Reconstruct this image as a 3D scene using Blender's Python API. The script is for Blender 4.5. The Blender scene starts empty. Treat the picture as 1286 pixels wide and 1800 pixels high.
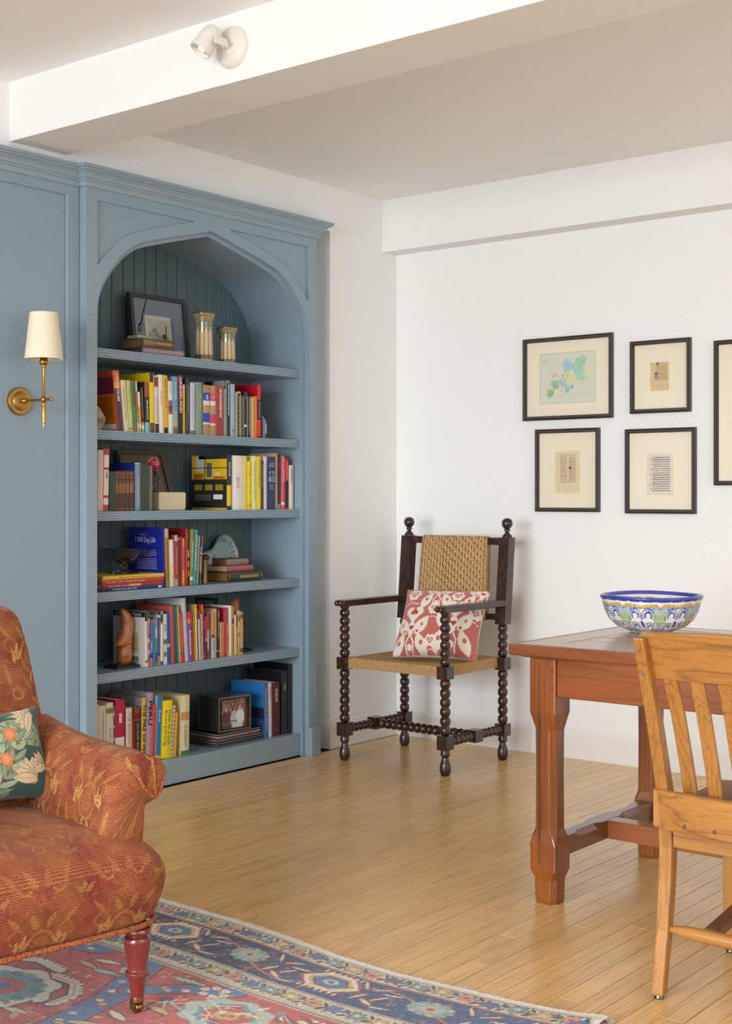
import bpy, math, random
import numpy as np
from mathutils import Vector, Matrix
random.seed(7); rng = np.random.default_rng(7)
S = bpy.context.scene
COL = S.collection
# ---------------------------------------------------------------- camera
EYE = 1.22; FPX = 2376.0; YAW = math.atan2(1887, 2376)
cam_d = bpy.data.cameras.new('camera'); cam = bpy.data.objects.new('camera', cam_d); COL.objects.link(cam)
cam.location = (0, 0, EYE); cam.rotation_euler = (math.pi/2, 0, YAW)
cam_d.sensor_fit = 'VERTICAL'; cam_d.sensor_height = 36; cam_d.lens = FPX/1800*36
cam_d.shift_y = -27/1800; cam_d.clip_end = 60; cam_d.clip_start = .05
S.camera = cam
# ---------------------------------------------------------------- light
S.view_settings.view_transform = 'Standard'; S.view_settings.look = 'None'
S.view_settings.exposure = -0.2; S.view_settings.gamma = 1; S.view_settings.use_curve_mapping = False
W = bpy.data.worlds.new('daylight'); S.world = W; W.use_nodes = True
W.node_tree.nodes['Background'].inputs[0].default_value = (.96, .98, 1.0, 1); W.node_tree.nodes['Background'].inputs[1].default_value = 1.12
def area(name, loc, target, sx, sy, power, col=(1, 1, 1)):
    l = bpy.data.lights.new(name, 'AREA'); l.shape = 'RECTANGLE'; l.size = sx; l.size_y = sy; l.energy = power; l.color = col
    o = bpy.data.objects.new(name, l); COL.objects.link(o); o.location = loc
    o.rotation_euler = (Vector(target)-Vector(loc)).to_track_quat('-Z', 'Y').to_euler(); return o
wl = area('window_light', (-1.8, -3.5, 1.5), (-3.2, 5, -1.9), 4.0, 2.0, 190, (.92, .96, 1.0)); wl.data.spread = math.radians(95)
area('side_window_light', (2.6, 2.2, 1.6), (-4, 3.0, 1.2), 3.0, 1.8, 44, (1.0, .98, .95))

# ---------------------------------------------------------------- helpers
def ray(px, py):
    a = (px-643.)/FPX
    return (-math.sin(YAW)+math.cos(YAW)*a, math.cos(YAW)+math.sin(YAW)*a, (873.-py)/FPX)
def onX(px, py, X):
    d = ray(px, py); t = X/d[0]; return d[1]*t, EYE+d[2]*t
def lin(c):
    if isinstance(c, str): c = [int(c[i:i+2], 16)/255 for i in (0, 2, 4)]
    return tuple((x/12.92 if x <= .04045 else ((x+.055)/1.055)**2.4) for x in c)
def lina(a):
    a = np.clip(a, 0, 1); return np.where(a <= .04045, a/12.92, ((a+.055)/1.055)**2.4)
MC = {}
def mat(c, rough=.5, metal=0, **k):
    key = (c, rough, metal, tuple(sorted(k.items())))
    if key in MC: return MC[key]
    m = bpy.data.materials.new('paint_'+(c if isinstance(c, str) else 'x')); m.use_nodes = True
    b = m.node_tree.nodes['Principled BSDF']; b.inputs['Base Color'].default_value = (*lin(c), 1)
    b.inputs['Roughness'].default_value = rough; b.inputs['Metallic'].default_value = metal
    if 'coat' in k: b.inputs['Coat Weight'].default_value = k['coat']; b.inputs['Coat Roughness'].default_value = .1
    if 'emit' in k: b.inputs['Emission Color'].default_value = (*lin(c), 1); b.inputs['Emission Strength'].default_value = k['emit']
    if 'trans' in k: b.inputs['Transmission Weight'].default_value = k['trans']; b.inputs['IOR'].default_value = 1.45
    if 'sheen' in k: b.inputs['Sheen Weight'].default_value = k['sheen']
    if 'spec' in k: b.inputs['Specular IOR Level'].default_value = k['spec']
    MC[key] = m; return m
class NT:
    def __init__(s, name, rough=.5):
        s.m = bpy.data.materials.new(name); s.m.use_nodes = True; s.t = s.m.node_tree; s.b = s.t.nodes['Principled BSDF']; s.b.inputs['Roughness'].default_value = rough
    def n(s, kind, **k):
        nd = s.t.nodes.new(kind)
        for a, v in k.items():
            if a.startswith('i_'):
                key = a[2:]; key = int(key) if key.isdigit() else key.replace('_', ' ')
                nd.inputs[key].default_value = v
            else: setattr(nd, a, v)
        return nd
    def l(s, a, b): s.t.links.new(a, b)
    def ramp(s, fac, stops):
        r = s.n('ShaderNodeValToRGB'); e = r.color_ramp.elements
        while len(e) < len(stops): e.new(.5)
        for i, (p, c) in enumerate(stops): e[i].position = p; e[i].color = (*lin(c), 1)
        s.l(fac, r.inputs[0]); return r.outputs[0]
    def mix(s, mode, fac, a, b):
        m = s.n('ShaderNodeMix', data_type='RGBA', blend_type=mode)
        for i, v in ((0, fac), (6, a), (7, b)):
            if isinstance(v, bpy.types.NodeSocket): s.l(v, m.inputs[i])
            else: m.inputs[i].default_value = (*lin(v), 1) if i else v
        return m.outputs[2]
    def bump(s, h, st, dist=.002):
        b = s.n('ShaderNodeBump'); b.inputs['Strength'].default_value = st; b.inputs['Distance'].default_value = dist
        s.l(h, b.inputs['Height']); s.l(b.outputs[0], s.b.inputs['Normal'])

def wood(name, light, dark, axis=0, rough=.4, scale=1., per_object=False, coat=0, ring=7., contrast=.5, K=26, pores=.35, vary=(.84, 1.1), dirt=.25, along=.75):
    t = NT(name, rough); tc = t.n('ShaderNodeTexCoord'); v = tc.outputs['Object']
    if per_object:
        oi = t.n('ShaderNodeObjectInfo'); mm = t.n('ShaderNodeMath', operation='MULTIPLY'); mm.inputs[1].default_value = 37; t.l(oi.outputs['Random'], mm.inputs[0])
    def nz(across, along, detail, dist=0.):
        mp = t.n('ShaderNodeMapping'); t.l(v, mp.inputs['Vector']); sc = [across*scale]*3; sc[axis] = along*scale; mp.inputs['Scale'].default_value = sc
        if per_object: t.l(mm.outputs[0], mp.inputs['Location'])
        n = t.n('ShaderNodeTexNoise'); n.inputs['Scale'].default_value = 1.; n.inputs['Detail'].default_value = detail; n.inputs['Roughness'].default_value = .55; n.inputs['Distortion'].default_value = dist
        t.l(mp.outputs[0], n.inputs['Vector']); return n.outputs[0]
    low = nz(5, 1.2, 2); rings = nz(ring, along, 1.5, .15); por = nz(330, 6, 3); fine = nz(120, 2.2, 4)
    ms = t.n('ShaderNodeMath', operation='MULTIPLY'); ms.inputs[1].default_value = K; t.l(rings, ms.inputs[0])
    fr = t.n('ShaderNodeMath', operation='PINGPONG'); fr.inputs[1].default_value = 1.; t.l(ms.outputs[0], fr.inputs[0])
    pw = t.n('ShaderNodeMath', operation='POWER'); pw.inputs[1].default_value = 3.2; t.l(fr.outputs[0], pw.inputs[0])
    fm = t.n('ShaderNodeMapRange'); fm.inputs[1].default_value = .3; fm.inputs[2].default_value = .7; fm.inputs[3].default_value = .35; fm.inputs[4].default_value = 1.; t.l(fine, fm.inputs[0])
    lm = t.n('ShaderNodeMath', operation='MULTIPLY'); t.l(pw.outputs[0], lm.inputs[0]); t.l(fm.outputs[0], lm.inputs[1]); lc = t.n('ShaderNodeMath', operation='MULTIPLY'); lc.inputs[1].default_value = contrast; t.l(lm.outputs[0], lc.inputs[0])
    m0 = t.n('ShaderNodeMapRange'); m0.inputs[1].default_value = .35; m0.inputs[2].default_value = .7; m0.inputs[3].default_value = 0; m0.inputs[4].default_value = dirt; t.l(low, m0.inputs[0])
    c = t.mix('MIX', m0.outputs[0], light, dark); c = t.mix('MIX', lc.outputs[0], c, dark)
    pm = t.n('ShaderNodeMapRange'); pm.inputs[1].default_value = .54; pm.inputs[2].default_value = .66; pm.inputs[3].default_value = 0; pm.inputs[4].default_value = pores; t.l(por, pm.inputs[0]); c = t.mix('MIX', pm.outputs[0], c, dark)
    if per_object:
        hs = t.n('ShaderNodeHueSaturation'); mr = t.n('ShaderNodeMapRange'); mr.inputs[3].default_value = vary[0]; mr.inputs[4].default_value = vary[1]
        t.l(oi.outputs['Random'], mr.inputs[0]); t.l(mr.outputs[0], hs.inputs['Value']); t.l(c, hs.inputs['Color']); c = hs.outputs[0]
    t.l(c, t.b.inputs['Base Color']); t.bump(fine, .12)
    if coat: t.b.inputs['Coat Weight'].default_value = coat; t.b.inputs['Coat Roughness'].default_value = .18
    return t.m

class B:
    """collects geometry of ONE mesh object"""
    def __init__(s): s.v = []; s.f = []; s.m = []
    def add(s, vs, fs, mi=0, M=None):
        o = len(s.v)
        for p in vs: s.v.append(tuple(M @ Vector(p)) if M is not None else tuple(p))
        for i, f in enumerate(fs): s.f.append(tuple(o+k for k in f)); s.m.append(mi[i] if isinstance(mi, (list, tuple)) else mi)
        return s
    def box(s, a, b, mi=0, M=None):
        (x0, y0, z0), (x1, y1, z1) = a, b
        return s.add([(x0,y0,z0),(x1,y0,z0),(x1,y1,z0),(x0,y1,z0),(x0,y0,z1),(x1,y0,z1),(x1,y1,z1),(x0,y1,z1)],
                     [(0,3,2,1),(4,5,6,7),(0,1,5,4),(1,2,6,5),(2,3,7,6),(3,0,4,7)], mi, M)
    def hexa(s, p, mi=0): return s.add(p, [(0,3,2,1),(4,5,6,7),(0,1,5,4),(1,2,6,5),(2,3,7,6),(3,0,4,7)], mi)
    def lathe(s, prof, n=16, M=None, mi=0, cap=True, c=(0, 0, 0)):
        vs = []; fs = []
        for r, z in prof:
            for k in range(n):
                a = 2*math.pi*k/n; vs.append((c[0]+r*math.cos(a), c[1]+r*math.sin(a), c[2]+z))
        L = len(prof)
        for i in range(L-1):
            for k in range(n):
                k2 = (k+1) % n; fs.append((i*n+k, i*n+k2, (i+1)*n+k2, (i+1)*n+k))
        if cap: fs.append(tuple(range(n-1, -1, -1))); fs.append(tuple((L-1)*n+k for k in range(n)))
        return s.add(vs, fs, mi, M)
    def sweep(s, secs, mi=0, cap=True, closed=True):
        """secs: list of equal-length cross-section loops"""
        n = len(secs[0]); vs = [p for q in secs for p in q]; fs = []
        for i in range(len(secs)-1):
            for k in range(n if closed else n-1):
                k2 = (k+1) % n; fs.append((i*n+k, i*n+k2, (i+1)*n+k2, (i+1)*n+k))
        if cap: fs.append(tuple(range(n-1, -1, -1))); fs.append(tuple((len(secs)-1)*n+k for k in range(n)))
        return s.add(vs, fs, mi)
    def tube(s, path, rad, n=8, mi=0):
        path = [Vector(p) for p in path]; secs = []; up = None
        for i, p in enumerate(path):
            d = (path[min(i+1, len(path)-1)]-path[max(i-1, 0)]).normalized()
            if up is None: up = d.orthogonal().normalized()
            u = (up-d*up.dot(d)).normalized(); up = u; w = d.cross(u); r = rad[i] if isinstance(rad, (list, tuple)) else rad
            secs.append([tuple(p+u*r*math.cos(2*math.pi*k/n)+w*r*math.sin(2*math.pi*k/n)) for k in range(n)])
        return s.sweep(secs, mi)
    def prism(s, poly, t0, t1, f, mi=0):
        """poly in 2D, extruded from t0 to t1; f(a,b,t)->xyz"""
        n = len(poly); vs = [f(a, b, t0) for a, b in poly]+[f(a, b, t1) for a, b in poly]
        fs = [tuple(range(n-1, -1, -1)), tuple(range(n, 2*n))]+[(k, (k+1) % n, n+(k+1) % n, n+k) for k in range(n)]
        return s.add(vs, fs, mi)
    def sphere(s, c, r, n=8, m=6, mi=0, sc=(1, 1, 1)):
        pr = [(r*math.sin(math.pi*(i+.001)/(m+.002)), -r*math.cos(math.pi*i/m)) for i in range(m+1)]
        M = Matrix.Translation(c) @ Matrix.Diagonal((*sc, 1)); return s.lathe(pr, n, M, mi, cap=False)
    def build(s, name, mats, parent=None, smooth=False, bevel=0, flip=False, seg=1, sub=0):
        me = bpy.data.meshes.new(name); me.from_pydata(s.v, [], s.f)
        for m in (mats if isinstance(mats, (list, tuple)) else [mats]): me.materials.append(m)
        if any(s.m): me.polygons.foreach_set('material_index', s.m)
        import bmesh
        bm = bmesh.new(); bm.from_mesh(me); bmesh.ops.recalc_face_normals(bm, faces=bm.faces); bm.to_mesh(me); bm.free()
        o = bpy.data.objects.new(name, me); COL.objects.link(o)
        if parent: o.parent = parent
        if smooth:
            me.polygons.foreach_set('use_smooth', [True]*len(me.polygons))
            try: me.set_sharp_from_angle(angle=math.radians(smooth if smooth is not True else 40))
            except Exception: pass
        if bevel:
            md = o.modifiers.new('bevel', 'BEVEL'); md.width = bevel; md.segments = seg; md.limit_method = 'ANGLE'; md.angle_limit = .6; md.harden_normals = False
        return o
def paintgrid(name, P, C, parent=None, m=None, UV=None, smooth=True, extra=None, wrap=False, back=None):
    """P: (nu,nv,3) points, C: (nu,nv,3) sRGB colour (vertex colours)"""
    nu, nv = P.shape[:2]; idx = np.arange(nu*nv).reshape(nu, nv)
    if wrap: nxt = np.concatenate([idx, idx[:1]], 0)
    else: nxt = idx
    q = np.stack([nxt[:-1, :-1], nxt[1:, :-1], nxt[1:, 1:], nxt[:-1, 1:]], -1).reshape(-1, 4)
    V = P.reshape(-1, 3); CC = C.reshape(-1, 3)
    if back is not None:
        o = len(V); V = np.concatenate([V, back.reshape(-1, 3)]); CC = np.concatenate([CC, np.zeros_like(CC)+extra])
        q = np.concatenate([q, (q[:, ::-1]+o)])
        bd = np.concatenate([idx[:-1, 0], idx[-1, :-1], idx[1:, -1][::-1], idx[0, 1:][::-1]]); b2 = np.roll(bd, -1)
        q = np.concatenate([q, np.stack([b2, bd, bd+o, b2+o], -1)])
    me = bpy.data.meshes.new(name); me.vertices.add(len(V)); me.vertices.foreach_set('co', V.astype(np.float32).ravel())
    me.loops.add(q.size); me.loops.foreach_set('vertex_index', q.ravel().astype(np.int32))
    me.polygons.add(len(q)); me.polygons.foreach_set('loop_start', np.arange(0, q.size, 4, dtype=np.int32))
    me.update(calc_edges=True); me.validate()
    ca = me.color_attributes.new('Col', 'FLOAT_COLOR', 'POINT'); rgba = np.ones((len(V), 4), np.float32); rgba[:, :3] = lina(CC); ca.data.foreach_set('color', rgba.ravel())
    if UV is not None:
        uvl = me.uv_layers.new(name='UVMap'); uvl.data.foreach_set('uv', UV.reshape(-1, 2)[q.ravel() % (nu*nv)].astype(np.float32).ravel())
    if smooth: me.polygons.foreach_set('use_smooth', [True]*len(me.polygons))
    me.materials.append(m if m else VCOL)
    o = bpy.data.objects.new(name, me); COL.objects.link(o)
    if parent: o.parent = parent
    return o
def vcolmat(name, rough=.6, coat=0, sheen=0, bumpn=0, scale=400):
    t = NT(name, rough); a = t.n('ShaderNodeVertexColor', layer_name='Col'); t.l(a.outputs[0], t.b.inputs['Base Color'])
    if coat: t.b.inputs['Coat Weight'].default_value = coat; t.b.inputs['Coat Roughness'].default_value = .06
    if sheen: t.b.inputs['Sheen Weight'].default_value = sheen
    if bumpn:
        n = t.n('ShaderNodeTexNoise'); n.inputs['Scale'].default_value = scale; tc = t.n('ShaderNodeTexCoord'); t.l(tc.outputs['Object'], n.inputs['Vector']); t.bump(n.outputs[0], bumpn)
    return t.m
VCOL = vcolmat('printed', .6); VGLAZE = vcolmat('glazed', .22, .6); VCLOTH = vcolmat('cloth_print', .85, 0, .3, .5, 900); VRUG = vcolmat('wool_pile', .95, 0, .25, .9, 350)
def rgb(h): return np.array([int(h[i:i+2], 16)/255 for i in (0, 2, 4)])
class Paint:
    """procedural drawing on an array, coordinates in metres"""
    def __init__(s, w, h, res, base):
        s.nu = max(2, int(round(w/res))+1); s.nv = max(2, int(round(h/res))+1); s.w = w; s.h = h
        s.U, s.V = np.meshgrid(np.linspace(0, w, s.nu), np.linspace(0, h, s.nv), indexing='ij'); s.C = np.zeros((s.nu, s.nv, 3))+rgb(base); s.mask = None; s.res = res
    def put(s, m, c, a=1.):
        c = rgb(c) if isinstance(c, str) else c; s.C[m] = s.C[m]*(1-a)+c*a
    def win(s, cx, cy, r):
        i0 = max(0, int((cx-r)/s.w*(s.nu-1))); i1 = min(s.nu, int((cx+r)/s.w*(s.nu-1))+2); j0 = max(0, int((cy-r)/s.h*(s.nv-1))); j1 = min(s.nv, int((cy+r)/s.h*(s.nv-1))+2)
        return (slice(i0, i1), slice(j0, j1)) if i1 > i0 and j1 > j0 else None
    def ell(s, cx, cy, a, b, c, rot=0, lobes=0, amp=0, ring=None, al=1.):
        w = s.win(cx, cy, max(a, b)*(1.05+amp)); 
        if w is None: return
        x = s.U[w]-cx; y = s.V[w]-cy; cr, sr = math.cos(rot), math.sin(rot); X = x*cr+y*sr; Y = -x*sr+y*cr
        d = np.hypot(X/a, Y/b)
        if lobes: d = d/(1+amp*np.cos(lobes*np.arctan2(Y/b, X/a)))
        m = d < 1
        if ring is not None: m &= d > ring
        sub = s.C[w]; sub[m] = sub[m]*(1-al)+rgb(c)*al
    def leaf(s, cx, cy, ln, wd, rot, c, edge=None, vein=None, bend=0):
        w = s.win(cx, cy, ln*.62+abs(bend)); 
        if w is None: return
        x = s.U[w]-cx; y = s.V[w]-cy; cr, sr = math.cos(rot), math.sin(rot); X = (x*cr+y*sr)/(ln/2); Y = -x*sr+y*cr-bend*(1-((x*cr+y*sr)/(ln/2))**2)
        k = np.clip(1-X*X, 0, 1)*(1-.25*X); d = np.abs(Y)/(wd/2*k+1e-9); sub = s.C[w]; m = (d < 1) & (np.abs(X) < 1); sub[m] = rgb(c)
        if vein: sub[m & (np.abs(Y) < s.res*.8)] = rgb(vein)
        if edge: sub[m & (d > 1-s.res*1.3/(wd/2))] = rgb(edge)
    def line(s, pts, wd, c):
        for (x0, y0), (x1, y1) in zip(pts[:-1], pts[1:]):
            L = math.hypot(x1-x0, y1-y0); w = s.win((x0+x1)/2, (y0+y1)/2, L/2+wd)
            if w is None or L == 0: continue
            x = s.U[w]; y = s.V[w]; t = np.clip(((x-x0)*(x1-x0)+(y-y0)*(y1-y0))/L**2, 0, 1)
            s.C[w][np.hypot(x-x0-t*(x1-x0), y-y0-t*(y1-y0)) < wd/2] = rgb(c)
    def rect(s, x0, y0, x1, y1, c, a=1.): s.put((s.U >= x0) & (s.U <= x1) & (s.V >= y0) & (s.V <= y1), c, a)
    def poly(s, pts, c, w=None):
        x = s.U; y = s.V; ins = np.zeros(x.shape, bool); n = len(pts)
        for i in range(n):
            (x0, y0), (x1, y1) = pts[i], pts[(i+1) % n]
            if y0 == y1: continue
            ins ^= ((y0 > y) != (y1 > y)) & (x < (x1-x0)*(y-y0)/(y1-y0)+x0)
        s.put(ins, c)
    def noise(s, amp, cells=1):
        n = rng.normal(0, amp, (s.nu//cells+1, s.nv//cells+1, 1)); n = np.repeat(np.repeat(n, cells, 0), cells, 1)[:s.nu, :s.nv]; s.C = np.clip(s.C+n, 0, 1)
def tag(o, label, cat, group=None, kind=None):
    o['label'] = label; o['category'] = cat
    if group: o['group'] = group
    if kind: o['kind'] = kind
    return o
def empty(name, loc, label, cat, rz=0, group=None, rx=0):
    o = bpy.data.objects.new(name, None); COL.objects.link(o); o.location = loc; o.rotation_euler = (rx, 0, rz); o.empty_display_size = .05
    return tag(o, label, cat, group)
def struct(o, label=None, cat=None):
    o['kind'] = 'structure'
    if label: o['label'] = label
    if cat: o['category'] = cat
    return o
TXT = {}
def text_pts(body, bold=0):
    if (body, bold) in TXT: return TXT[(body, bold)]
    c = bpy.data.curves.new('t', 'FONT'); c.body = body; c.resolution_u = 2; c.offset = bold; o = bpy.data.objects.new('t', c); COL.objects.link(o)
    dg = bpy.context.evaluated_depsgraph_get(); me = o.evaluated_get(dg).to_mesh()
    v = np.array([p.co[:2] for p in me.vertices]); f = [tuple(p.vertices) for p in me.polygons]
    o.evaluated_get(dg).to_mesh_clear(); bpy.data.objects.remove(o); bpy.data.curves.remove(c)
    if len(v): v -= v.min(0); v /= np.maximum(v.max(0), 1e-6)
    TXT[(body, bold)] = (v, f); return v, f
def add_text(b, body, org, ex, ey, L, H, mi=0, bold=0):
    """text in box L (along ex) by H (along ey), lower-left at org"""
    v, f = text_pts(body, bold); org = Vector(org); ex = Vector(ex); ey = Vector(ey)
    b.add([tuple(org+ex*(p[0]*L)+ey*(p[1]*H)) for p in v], f, mi)
# ================================================================ materials of the room
white_wall = NT('wall_paint', .75); white_wall.b.inputs['Base Color'].default_value = (*lin('F0F1F0'), 1)
_n = white_wall.n('ShaderNodeTexNoise'); _n.inputs['Scale'].default_value = 60; white_wall.bump(_n.outputs[0], .04); white_wall = white_wall.m
ceil_m = mat('F6F8F8', .85); trim_m = mat('EDECE9', .35)
blue = NT('blue_grey_paint', .34); blue.b.inputs['Base Color'].default_value = (*lin('8A9FAD'), 1); blue.b.inputs['Coat Weight'].default_value = .15
_n = blue.n('ShaderNodeTexNoise'); _n.inputs['Scale'].default_value = 90; blue.bump(_n.outputs[0], .05); blue = blue.m
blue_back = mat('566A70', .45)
# ================================================================ shell
Y1a = 4.866; XW = -4.203; YB = 5.545; CZ = 2.722; CZ2 = 2.775
o = B().box((XW-.35, 5.013, 0), (XW, YB+.12, CZ+.2)).build('wall_left', white_wall); struct(o, 'white painted left wall with chimney-like return behind the bookcase', 'wall')
B().box((XW-.35, -2.6, 2.505), (XW, 5.013, CZ2+.2)).build('upper_wall', white_wall, o)
B().box((XW-.38, 3.40, 0), (XW-.345, 5.013, 2.505)).build('alcove_back', white_wall, o)
B().box((XW-.345, Y1a, 0), (XW-.115, 5.013, 2.505)).build('alcove_bounce_fill', white_wall, o)  # white block added in the gap to bounce more light onto its side
o = B().box((XW, YB, 0), (3.2, YB+.12, CZ+.2)).build('wall_back', white_wall); struct(o, 'white wall at the back, hung with framed prints', 'wall')
B().box((XW+.0, 5.425, 2.46), (3.2, YB, CZ)).build('soffit', white_wall, o)
o = B().box((XW, 3.40, CZ), (3.2, YB, CZ+.2)).build('ceiling', ceil_m); struct(o, 'warm white ceiling divided by a deep beam', 'ceiling')
B().box((XW, -2.6, CZ2), (3.2, 3.14, CZ2+.2)).build('front_ceiling', ceil_m, o)
o = B().box((XW, 3.14, 2.553), (3.2, 3.40, CZ+.25)).build('ceiling_beam', white_wall); struct(o, 'deep white ceiling beam crossing above the bookcase', 'beam')
# baseboards
def base(name, pts_front, label):
    pass
def basebd(name, f, a0, a1, label):
    b = B(); prof = [(0, 0), (.013, 0), (.013, .112), (.009, .116), (.009, .124), (.004, .132), (.002, .14), (0, .14)]
    b.sweep([[f(a0, d, z) for d, z in prof], [f(a1, d, z) for d, z in prof]]); o = b.build(name, trim_m); struct(o, label, 'baseboard'); return o
basebd('baseboard_left', lambda a, d, z: (XW+.0003+d, a, z), 5.013-.0, YB-.0135, 'white moulded baseboard of the left wall beside the armchair')
basebd('baseboard_return', lambda a, d, z: (a, 5.0127-d, z), XW-.3, XW+.013, 'short white baseboard return in the gap beside the bookcase')
basebd('baseboard_back', lambda a, d, z: (a, YB-.0003-d, z), XW+.0003, 3.2, 'white moulded baseboard along the back wall')
# ================================================================ floor
oak = wood('oak_floor', 'EABD7A', '8A6034', axis=1, rough=.3, per_object=True, ring=14., K=13, contrast=.3, pores=.45, vary=(.93, 1.04), dirt=.18, along=.4)
_b = oak.node_tree.nodes['Principled BSDF']; _b.inputs['Coat Weight'].default_value = .35; _b.inputs['Coat Roughness'].default_value = .22
groove = mat('2E1C0E', .9)
fl = B().box((XW-.2, -2.6, -.12), (3.2, YB+.1, -.012)).build('floor', groove); struct(fl, 'honey oak strip floor', 'floor')
PW = .0625; cnt = 0; shared = []
x = XW+.02; row = 0
rest = B()
while x < 3.1:
    y = -2.5-(row*.377 % .9); row += 1
    while y < YB:
        L = random.choice([.55, .75, .95, 1.2, 1.45, .65]); y1 = min(y+L, YB-.002); y0 = max(y, -2.5)
        g = .0011; a, b_, c, d = x+g, x+PW-g, y0+g, y1-g; t = .0004; zt = random.uniform(-.0002, .0)
        vs = [(a, c, -.012), (b_, c, -.012), (b_, d, -.012), (a, d, -.012), (a, c, zt-.001), (b_, c, zt-.001), (b_, d, zt-.001), (a, d, zt-.001), (a+t, c+t, zt), (b_-t, c+t, zt), (b_-t, d-t, zt), (a+t, d-t, zt)]
        fs = [(0, 1, 5, 4), (1, 2, 6, 5), (2, 3, 7, 6), (3, 0, 4, 7), (4, 5, 9, 8), (5, 6, 10, 9), (6, 7, 11, 10), (7, 4, 8, 11), (8, 9, 10, 11)]
        vis = y1 > 2.72 and x < -.95 and (x-(-4.2))+.0 >= 0 and x < -.95 and not (x > -1.2 and y1 < 2.4)
        # right-hand edge of what the camera sees
        if vis and (x*0.3584 + (y1)*.9335) > 0 and x < -1.05+(y1-2.7)*-.42+.35 and cnt < 296:
            cnt += 1; B().add(vs, fs).build('plank', oak, fl)
        else: rest.add(vs, fs)
        y += L
    x += PW
o = rest.build('outer_planks', oak, fl); o['kind'] = 'stuff'
print('PLANKS', cnt)
# ================================================================ blue panelled wall left of the bookcase
CY = 4.168; HW = .694; Y0, Y1 = CY-HW, CY+HW; XF = -4.16; BB = -4.515
crown_prof = [(0, 2.440), (.008, 2.440), (.012, 2.452), (.013, 2.458), (.019, 2.462), (.021, 2.468), (.027, 2.470), (.031, 2.480), (.041, 2.491), (.05, 2.495), (.052, 2.50), (.06, 2.502), (.06, 2.515), (0, 2.515)]
pw = B().box((-4.55, -2.5, 0), (-4.212, 3.4735, 2.515)); 
pw = pw.build('trim_1', blue); struct(pw, 'blue-grey painted panelled wall left of the bookcase', 'panelling')
f = B()   # stiles and rails standing proud of the field: the recessed field shows between
f.box((-4.212, 3.411, .0), (-4.2, 3.4735, 2.515)); f.box((-4.212, 1.2, 2.40), (-4.2, 3.411, 2.515)); f.box((-4.212, 1.2, 0), (-4.2, 3.411, .16)); f.box((-4.212, 1.1, 0), (-4.2, 1.2, 2.515))
f.box((-4.212, -2.5, 0), (-4.2, 1.1, 2.515)); f.build('panel_frame', blue, pw, bevel=.0025)
c = B(); c.sweep([[(-4.2+o_, y, z) for o_, z in crown_prof] for y in (-2.5, 3.4735)]); c.build('crown_moulding', blue, pw)
B().box((-4.2, -2.5, 0), (-4.188, 3.4735, .14)).build('panel_baseboard', blue, pw, bevel=.002)
# ================================================================ bookcase
bc = empty('bookcase', (0, 0, 0), 'tall blue-grey built-in bookcase with pointed arch and six shelves', 'bookcase')
f3 = lambda a, b, t: (t, CY+a, b)
outer = [(0, 2.369), (.14, 2.333), (.276, 2.298), (.36, 2.275), (.419, 2.256), (.46, 2.234), (.494, 2.209), (.535, 2.17), (.573, 2.126), (.60, 2.09), (.62, 2.05), (.632, 2.01), (.638, 1.965), (.64, 1.90)]
inner = [(0, 2.349), (.14, 2.314), (.27, 2.279), (.352, 2.255), (.408, 2.237), (.446, 2.216), (.48, 2.19), (.52, 2.152), (.556, 2.109), (.582, 2.073), (.602, 2.034), (.613, 1.997), (.62, 1.955), (.622, 1.90)]
fr = B()
for sg in (-1, 1):
    poly = [(0, 2.44)]+[(sg*a, b) for a, b in outer]+[(sg*.64, 0), (sg*HW, 0), (sg*HW, 2.44)]
    # face frame in front layer, with the triangular spandrel cut to a thinner layer behind
    ops = [(.103, 2.394), (.373, 2.318), (.468, 2.286), (.52, 2.255), (.56, 2.217), (.60, 2.178), (.637, 2.135), (.637, 2.394)]
    # split the front into pieces around the spandrel hole
    top = [(0, 2.44), (0, 2.394+.0), (.103, 2.394), (.637, 2.394), (HW, 2.394), (HW, 2.44)]
    side = [(.637, 2.394), (.637, 2.135), (.64, 2.10), (.64, 0), (HW, 0), (HW, 2.394)]
    arch = [(0, 2.394)]+outer[:10]+outer[10:]+[(.64, 2.10), (.637, 2.135)]+ops[5:0:-1]+[(.103, 2.394)]
    for p in (top, side, arch): fr.prism([(sg*a, b) for a, b in p], -4.170, XF, f3)
    bk = [(0, 2.44)]+outer+[(.64, 1.85), (HW, 1.85), (HW, 2.44)]
    fr.prism([(sg*a, b) for a, b in bk], -4.185, -4.170, f3); fr.prism([(sg*a, b) for a, b in [(.64, 1.85), (.64, 0), (HW, 0), (HW, 1.85)]], -4.185, -4.170, f3)
fr.build('face_frame', blue, bc)
# joint line in the stiles at spring height is a shallow scribed groove made of two stile caps
for sg in (-1, 1):
    j = B(); j.prism([(sg*.645, 1.938), (sg*.692, 1.938), (sg*.692, 1.9365), (sg*.645, 1.9365)], XF, XF+.0006, f3)
    j.build('joint_line', mat('6E818E', .6), bc)
ib = B()
for sg in (-1, 1):
    poly = [(0, 2.44)]+[(sg*a, b) for a, b in inner]+[(sg*.622, 0), (sg*.66, 0), (sg*.66, 2.44)]
    ib.prism(poly, -4.192, -4.185, f3)
ib.build('inner_bead', blue, bc)
ln = B()      # arch soffit and side linings run back to the boards
for sg in (-1, 1):
    lo = [(a, b) for a, b in inner]+[(.622, 0)]; hi = [(a*1.03+.01, b+.02) for a, b in inner]+[(.652, 0)]; hi[0] = (0, 2.37)
    ln.prism([(sg*a, b) for a, b in lo]+[(sg*a, b) for a, b in hi[::-1]], BB, -4.192, f3)
ln.build('arch_lining', blue, bc, smooth=25)
B().box((BB-.02, Y0+.03, 0), (BB-.012, Y1-.03, 2.44)).build('backing', mat('2D383D', .8), bc)
y = Y0+.01; k = 0
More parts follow.
